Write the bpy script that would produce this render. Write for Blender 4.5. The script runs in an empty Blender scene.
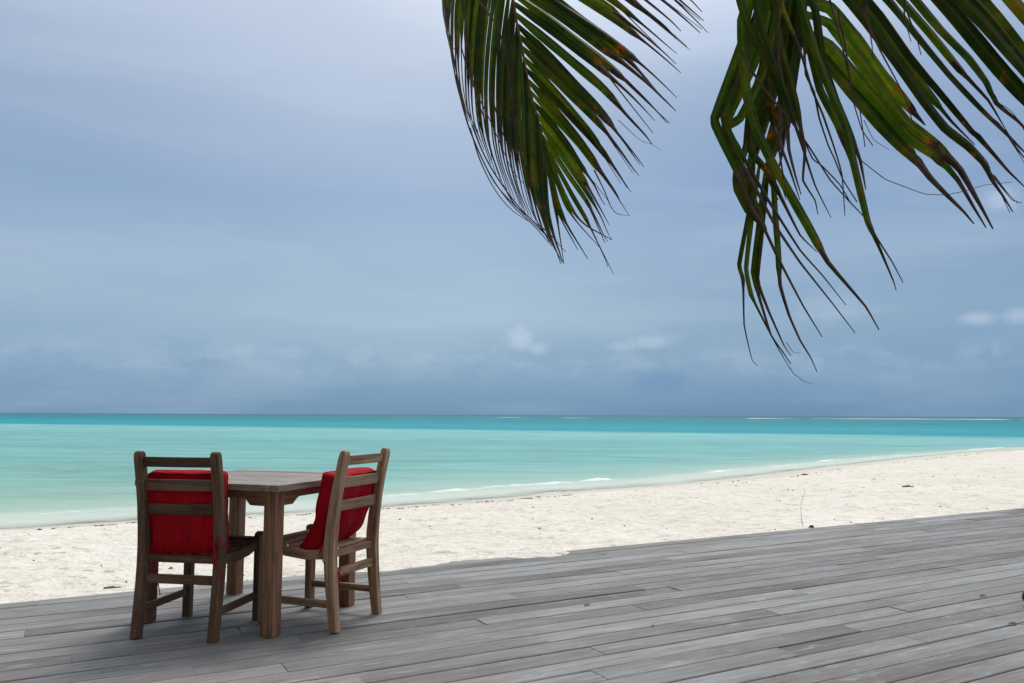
import bpy, bmesh, math, random
from mathutils import Vector, Matrix, noise
random.seed(11)
R=math.radians
sc=bpy.context.scene
col=sc.collection
RACH_A=[[-0.129,2.86,3.2],[-0.075,2.9,2.945],[-0.032,2.93,2.802],[-0.001,2.96,2.698],[0.011,2.98,2.632],[0.035,3.0,2.524],[0.063,3.03,2.384],[0.091,3.05,2.287],[0.111,3.06,2.218],[0.127,3.07,2.157]]
LEAF_A=[[[[0.127,3.07,2.157],[0.18,3.076,2.062],[0.237,3.084,1.959],[0.291,3.094,1.867],[0.335,3.105,1.781],[0.365,3.117,1.719],[0.379,3.129,1.685]],0.0204,0.64],[[[0.294,3.13,1.876],[0.353,3.167,1.772],[0.414,3.22,1.671]],0.0087,0.0],[[[0.116,3.064,2.199],[0.17,3.082,2.12],[0.233,3.109,2.035],[0.293,3.14,1.96],[0.339,3.174,1.888],[0.371,3.211,1.835],[0.395,3.25,1.812]],0.0226,0.65],[[[0.292,3.124,1.956],[0.334,3.161,1.878],[0.378,3.214,1.801]],0.0087,0.0],[[[0.104,3.059,2.242],[0.167,3.064,2.153],[0.235,3.072,2.056],[0.296,3.081,1.968],[0.345,3.091,1.885],[0.374,3.101,1.821],[0.394,3.113,1.79]],0.0263,0.71],[[[0.092,3.053,2.284],[0.155,3.061,2.2],[0.224,3.072,2.108],[0.283,3.086,2.023],[0.331,3.1,1.943],[0.366,3.116,1.885],[0.385,3.133,1.856]],0.0278,0.63],[[[0.08,3.048,2.326],[0.144,3.057,2.252],[0.211,3.071,2.168],[0.266,3.087,2.088],[0.319,3.105,2.019],[0.35,3.124,1.965],[0.371,3.145,1.94]],0.0281,0.66],[[[0.268,3.108,2.095],[0.33,3.144,2.028],[0.396,3.198,1.965]],0.0087,0.0],[[[0.068,3.042,2.369],[0.151,3.062,2.28],[0.247,3.09,2.187],[0.328,3.123,2.096],[0.4,3.159,2.013],[0.45,3.199,1.952],[0.481,3.241,1.924]],0.0306,0.62],[[[0.058,3.037,2.411],[0.14,3.049,2.323],[0.227,3.067,2.224],[0.302,3.088,2.132],[0.367,3.111,2.047],[0.415,3.136,1.986],[0.437,3.162,1.953]],0.0328,0.68],[[[0.05,3.031,2.454],[0.14,3.055,2.369],[0.24,3.091,2.278],[0.33,3.132,2.195],[0.407,3.178,2.115],[0.461,3.227,2.056],[0.496,3.279,2.032]],0.0347,0.72],[[[0.042,3.026,2.496],[0.132,3.049,2.407],[0.228,3.084,2.308],[0.315,3.124,2.218],[0.39,3.168,2.132],[0.446,3.216,2.073],[0.478,3.267,2.046]],0.0361,0.66],[[[0.311,3.086,2.204],[0.374,3.122,2.118],[0.44,3.176,2.036]],0.0086,0.0],[[[0.034,3.02,2.538],[0.133,3.041,2.448],[0.243,3.071,2.352],[0.344,3.107,2.264],[0.426,3.147,2.176],[0.485,3.189,2.114],[0.523,3.235,2.087]],0.0409,0.62],[[[0.341,3.08,2.254],[0.413,3.117,2.165],[0.489,3.17,2.078]],0.0086,0.0],[[[0.025,3.014,2.58],[0.129,3.021,2.483],[0.243,3.032,2.377],[0.344,3.043,2.279],[0.428,3.057,2.184],[0.487,3.071,2.115],[0.519,3.086,2.078]],0.038,0.67],[[[0.016,3.009,2.622],[0.121,3.031,2.526],[0.234,3.064,2.42],[0.34,3.101,2.325],[0.427,3.143,2.231],[0.49,3.189,2.164],[0.528,3.237,2.135]],0.0395,0.73],[[[0.008,3.003,2.664],[0.122,3.023,2.575],[0.249,3.051,2.48],[0.365,3.084,2.392],[0.459,3.12,2.301],[0.532,3.159,2.241],[0.572,3.201,2.212]],0.0415,0.68],[[[0.001,2.998,2.706],[0.119,3.004,2.622],[0.245,3.012,2.527],[0.359,3.022,2.439],[0.457,3.033,2.354],[0.524,3.045,2.289],[0.56,3.058,2.255]],0.0406,0.63],[[[0.364,3.058,2.455],[0.463,3.094,2.345],[0.568,3.148,2.239]],0.0085,0.0],[[[-0.01,2.992,2.748],[0.121,3.011,2.661],[0.262,3.038,2.563],[0.392,3.07,2.474],[0.505,3.105,2.388],[0.586,3.143,2.324],[0.632,3.184,2.294]],0.0487,0.65],[[[0.39,3.052,2.466],[0.509,3.089,2.37],[0.634,3.142,2.278]],0.0085,0.0],[[[-0.021,2.987,2.79],[0.119,2.992,2.699],[0.268,3.001,2.594],[0.4,3.01,2.494],[0.517,3.021,2.401],[0.597,3.033,2.328],[0.64,3.045,2.291]],0.0437,0.61],[[[-0.033,2.981,2.832],[0.109,2.996,2.745],[0.264,3.018,2.65],[0.406,3.044,2.563],[0.528,3.073,2.478],[0.615,3.103,2.412],[0.664,3.136,2.381]],0.0452,0.71],[[[-0.045,2.976,2.874],[0.091,2.995,2.778],[0.24,3.023,2.672],[0.38,3.056,2.581],[0.496,3.093,2.485],[0.577,3.133,2.413],[0.627,3.175,2.384]],0.0418,0.74],[[[-0.057,2.97,2.916],[0.092,2.978,2.828],[0.256,2.99,2.734],[0.401,3.004,2.642],[0.526,3.019,2.552],[0.615,3.035,2.484],[0.664,3.053,2.449]],0.0415,0.73],[[[-0.069,2.964,2.957],[0.082,2.979,2.877],[0.241,3.0,2.778],[0.387,3.024,2.692],[0.515,3.052,2.607],[0.606,3.081,2.544],[0.657,3.112,2.513]],0.0436,0.65],[[[-0.08,2.959,2.999],[0.072,2.971,2.913],[0.239,2.988,2.821],[0.385,3.009,2.728],[0.512,3.032,2.637],[0.603,3.056,2.571],[0.656,3.082,2.541]],0.0402,0.74],[[[0.386,3.019,2.733],[0.493,3.055,2.646],[0.605,3.109,2.565]],0.0084,0.0],[[[-0.088,2.953,3.041],[0.071,2.976,2.957],[0.251,3.01,2.871],[0.413,3.048,2.788],[0.554,3.092,2.702],[0.659,3.138,2.644],[0.72,3.188,2.621]],0.0422,0.7],[[[0.408,3.013,2.769],[0.558,3.05,2.665],[0.713,3.103,2.567]],0.0084,0.0],[[[-0.097,2.948,3.082],[0.057,2.962,2.992],[0.225,2.983,2.892],[0.377,3.007,2.801],[0.508,3.034,2.708],[0.606,3.063,2.645],[0.655,3.094,2.609]],0.0461,0.73],[[[0.377,3.008,2.801],[0.523,3.044,2.697],[0.676,3.098,2.6]],0.0084,0.0],[[[-0.106,2.942,3.124],[0.054,2.948,3.027],[0.228,2.957,2.92],[0.379,2.968,2.813],[0.512,2.979,2.713],[0.607,2.992,2.64],[0.656,3.005,2.598]],0.0412,0.65],[[[-0.114,2.937,3.165],[0.063,2.944,3.061],[0.255,2.954,2.943],[0.426,2.966,2.83],[0.572,2.98,2.719],[0.676,2.994,2.636],[0.732,3.009,2.593]],0.042,0.75],[[[0.43,2.997,2.848],[0.591,3.033,2.744],[0.759,3.087,2.646]],0.0084,0.0],[[[-0.123,2.931,3.207],[0.057,2.954,3.111],[0.259,2.989,3.011],[0.443,3.029,2.918],[0.602,3.073,2.821],[0.718,3.12,2.751],[0.788,3.171,2.725]],0.042,0.74],[[[0.437,2.991,2.895],[0.591,3.028,2.785],[0.752,3.081,2.681]],0.0083,0.0],[[[-0.132,2.926,3.248],[0.056,2.944,3.133],[0.263,2.97,3.008],[0.449,3.001,2.889],[0.609,3.036,2.773],[0.724,3.073,2.685],[0.789,3.112,2.644]],0.0431,0.67],[[[-0.139,2.92,3.289],[0.046,2.937,3.182],[0.248,2.961,3.065],[0.427,2.99,2.95],[0.583,3.021,2.838],[0.699,3.055,2.761],[0.761,3.091,2.722]],0.0436,0.7],[[[0.126,3.05,2.15],[0.154,3.062,2.017],[0.194,3.08,1.882],[0.297,3.1,1.711]],0.0203,0.6],[[[0.13,3.05,2.15],[0.174,3.062,2.009],[0.233,3.08,1.882],[0.345,3.1,1.756]],0.0186,0.6],[[[0.122,3.05,2.174],[0.142,3.062,2.057],[0.167,3.08,1.922],[0.203,3.1,1.691]],0.0203,0.6],[[[0.126,3.05,2.158],[0.185,3.062,1.997],[0.265,3.08,1.862],[0.392,3.1,1.788]],0.0186,0.6],[[[0.126,3.05,2.15],[0.146,3.062,2.025],[0.179,3.08,1.894],[0.258,3.1,1.747]],0.0159,0.6],[[[0.323,3.1,2.07],[0.363,3.108,1.991],[0.392,3.12,1.926],[0.421,3.134,1.901],[0.471,3.15,1.899]],0.007,0],[[[0.42,3.1,2.275],[0.509,3.112,2.197],[0.556,3.13,2.187],[0.599,3.15,2.169]],0.0051,0],[[[0.111,3.07,2.229],[0.125,3.013,2.042],[0.136,2.929,1.844],[0.182,2.831,1.644]],0.017,0.77],[[[0.1,3.06,2.262],[0.118,3.017,2.063],[0.13,2.953,1.85],[0.185,2.879,1.651]],0.015,0.72],[[[0.091,3.061,2.299],[0.104,2.982,2.071],[0.119,2.865,1.827],[0.168,2.729,1.62]],0.0166,0.73],[[[0.075,3.052,2.357],[0.09,3.007,2.119],[0.107,2.94,1.904],[0.14,2.862,1.734],[0.168,2.775,1.651]],0.0168,0.68],[[[0.065,3.042,2.383],[0.077,3.001,2.156],[0.094,2.939,1.932],[0.129,2.868,1.758],[0.153,2.789,1.682]],0.0141,0.75],[[[0.059,3.044,2.414],[0.066,2.994,2.194],[0.076,2.922,1.956],[0.118,2.838,1.773],[0.131,2.745,1.701]],0.0214,0.69],[[[0.048,3.034,2.451],[0.056,3.009,2.239],[0.062,2.974,2.01],[0.107,2.933,1.81],[0.135,2.887,1.732]],0.0152,0.73],[[[0.043,3.035,2.492],[0.047,3.0,2.275],[0.054,2.95,2.041],[0.098,2.891,1.815],[0.135,2.826,1.719]],0.0224,0.66],[[[0.031,3.025,2.528],[0.038,2.992,2.302],[0.045,2.944,2.068],[0.079,2.889,1.843],[0.117,2.827,1.752]],0.0152,0.64],[[[0.027,3.026,2.569],[0.023,2.984,2.328],[0.031,2.922,2.09],[0.067,2.85,1.86],[0.09,2.771,1.771]],0.0189,0.8],[[[0.021,3.016,2.601],[0.012,2.978,2.356],[0.016,2.922,2.109],[0.053,2.857,1.89],[0.083,2.785,1.785]],0.017,0.61],[[[0.015,3.017,2.639],[-0.0,2.968,2.381],[0.005,2.896,2.119],[0.034,2.812,1.905],[0.068,2.719,1.779]],0.0211,0.73],[[[0.007,3.007,2.67],[-0.011,2.967,2.421],[-0.009,2.908,2.162],[0.013,2.839,1.95],[0.057,2.762,1.801]],0.0148,0.64],[[[0.003,3.008,2.708],[-0.02,2.958,2.456],[-0.022,2.884,2.191],[-0.002,2.799,1.974],[0.043,2.703,1.797]],0.0206,0.69],[[[-0.001,2.998,2.741],[-0.026,2.963,2.489],[-0.033,2.911,2.221],[-0.018,2.851,2.009],[0.036,2.784,1.83]],0.0169,0.61],[[[-0.013,2.999,2.781],[-0.039,2.948,2.511],[-0.048,2.873,2.225],[-0.031,2.786,2.007],[0.026,2.689,1.817]],0.0202,0.73],[[[-0.025,2.989,2.81],[-0.053,2.957,2.546],[-0.058,2.911,2.269],[-0.046,2.856,2.048],[0.009,2.795,1.864]],0.0143,0.65],[[[-0.029,2.991,2.846],[-0.062,2.951,2.573],[-0.075,2.894,2.291],[-0.057,2.827,2.057],[-0.006,2.752,1.87]],0.0179,0.7],[[[-0.04,2.981,2.867],[-0.072,2.949,2.592],[-0.085,2.904,2.314],[-0.069,2.851,2.084],[-0.02,2.792,1.899]],0.0142,0.65],[[[-0.045,2.982,2.894],[-0.085,2.93,2.602],[-0.1,2.855,2.313],[-0.085,2.767,2.074],[-0.033,2.67,1.882]],0.0194,0.76],[[[-0.05,2.972,2.919],[-0.097,2.937,2.635],[-0.116,2.887,2.356],[-0.098,2.828,2.123],[-0.042,2.763,1.921]],0.0144,0.63],[[[-0.061,2.973,2.95],[-0.109,2.939,2.667],[-0.128,2.89,2.386],[-0.116,2.833,2.153],[-0.055,2.77,1.936]],0.022,0.79],[[[-0.071,2.963,2.981],[-0.122,2.929,2.681],[-0.14,2.879,2.4],[-0.128,2.82,2.167],[-0.078,2.755,1.982]],0.0164,0.64],[[[-0.077,2.964,3.019],[-0.135,2.926,2.7],[-0.153,2.871,2.416],[-0.144,2.807,2.18],[-0.101,2.736,2.026]],0.0206,0.67],[[[-0.087,2.954,3.047],[-0.15,2.936,2.725],[-0.168,2.909,2.463],[-0.16,2.878,2.226],[-0.119,2.843,2.096]],0.0176,0.72],[[[-0.093,2.955,3.083],[-0.162,2.915,2.733],[-0.175,2.855,2.466],[-0.165,2.786,2.209],[-0.121,2.709,2.082]],0.0221,0.56],[[[-0.1,2.945,3.118],[-0.176,2.914,2.743],[-0.193,2.869,2.483],[-0.176,2.816,2.249],[-0.132,2.757,2.112]],0.0149,0.62],[[[-0.108,2.946,3.16],[-0.187,2.892,2.74],[-0.202,2.813,2.465],[-0.183,2.721,2.238],[-0.138,2.619,2.073]],0.0179,0.67],[[[-0.113,2.936,3.184],[-0.202,2.902,2.755],[-0.214,2.851,2.503],[-0.199,2.792,2.295],[-0.154,2.726,2.125]],0.0141,0.61],[[[-0.124,2.938,3.215],[-0.214,2.891,2.759],[-0.225,2.822,2.508],[-0.206,2.742,2.301],[-0.16,2.653,2.11]],0.0182,0.67],[[[-0.131,2.928,3.239],[-0.225,2.903,2.776],[-0.24,2.866,2.568],[-0.222,2.823,2.384],[-0.177,2.776,2.19]],0.016,0.62],[[[-0.14,2.929,3.271],[-0.24,2.887,2.777],[-0.245,2.827,2.587],[-0.219,2.756,2.4],[-0.176,2.678,2.184]],0.021,0.6],[[[-0.147,2.919,3.284],[-0.248,2.887,2.777],[-0.25,2.841,2.604],[-0.235,2.787,2.456],[-0.197,2.727,2.299]],0.0175,0.69],[[[-0.151,2.92,3.306],[-0.254,2.873,2.768],[-0.257,2.804,2.594],[-0.238,2.724,2.466],[-0.213,2.635,2.35]],0.0197,0.56],[[[-0.222,2.8,2.421],[-0.184,2.804,2.235],[-0.155,2.81,2.125],[-0.1,2.817,1.998],[-0.045,2.824,1.908],[0.063,2.832,1.8],[0.136,2.841,1.729],[0.179,2.85,1.651]],0.0078,0.0],[[[-0.21,2.8,2.327],[-0.173,2.805,2.179],[-0.133,2.812,2.07],[-0.074,2.82,1.951],[-0.002,2.83,1.855],[0.078,2.839,1.78],[0.143,2.85,1.709]],0.0078,0.0],[[[-0.147,2.8,2.14],[-0.103,2.806,2.032],[-0.045,2.815,1.935],[0.027,2.826,1.843],[0.099,2.837,1.772],[0.158,2.85,1.695]],0.0078,0.0],[[[-0.188,2.8,2.611],[-0.165,2.806,2.462],[-0.15,2.815,2.334],[-0.127,2.826,2.244],[-0.094,2.837,2.136],[-0.076,2.85,2.027]],0.0078,0.0],[[[-0.129,2.8,2.611],[-0.078,2.805,2.545],[-0.052,2.812,2.503],[-0.026,2.82,2.393],[-0.003,2.83,2.246],[0.026,2.839,2.062],[0.067,2.85,1.961]],0.0078,0.0],[[[-0.19,2.8,2.44],[-0.164,2.805,2.34],[-0.134,2.812,2.268],[-0.087,2.82,2.174],[-0.035,2.83,2.058],[-0.002,2.839,1.987],[0.041,2.85,1.938]],0.0078,0.0],[[[-0.083,2.8,2.271],[-0.046,2.808,2.144],[-0.021,2.82,2.085],[0.034,2.834,2.03],[0.056,2.85,1.991]],0.0078,0.0],[[[-0.245,2.8,2.497],[-0.235,2.82,2.461],[-0.215,2.85,2.444]],0.0078,0.0],[[[-0.154,2.8,2.129],[-0.118,2.808,2.014],[-0.063,2.82,1.907],[-0.002,2.834,1.837],[0.064,2.85,1.797]],0.0078,0.0],[[[-0.034,2.8,1.92],[0.009,2.808,1.849],[0.063,2.82,1.805],[0.114,2.834,1.757],[0.147,2.85,1.709]],0.0078,0.0],[[[0.091,2.8,1.778],[0.141,2.812,1.737],[0.178,2.83,1.698],[0.194,2.85,1.687]],0.0078,0.0]]
RACH_B=[[0.768,2.3,3.188],[0.8,2.32,2.972],[0.83,2.35,2.796],[0.858,2.37,2.645],[0.886,2.4,2.498],[0.909,2.42,2.377],[0.931,2.45,2.244]]
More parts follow.
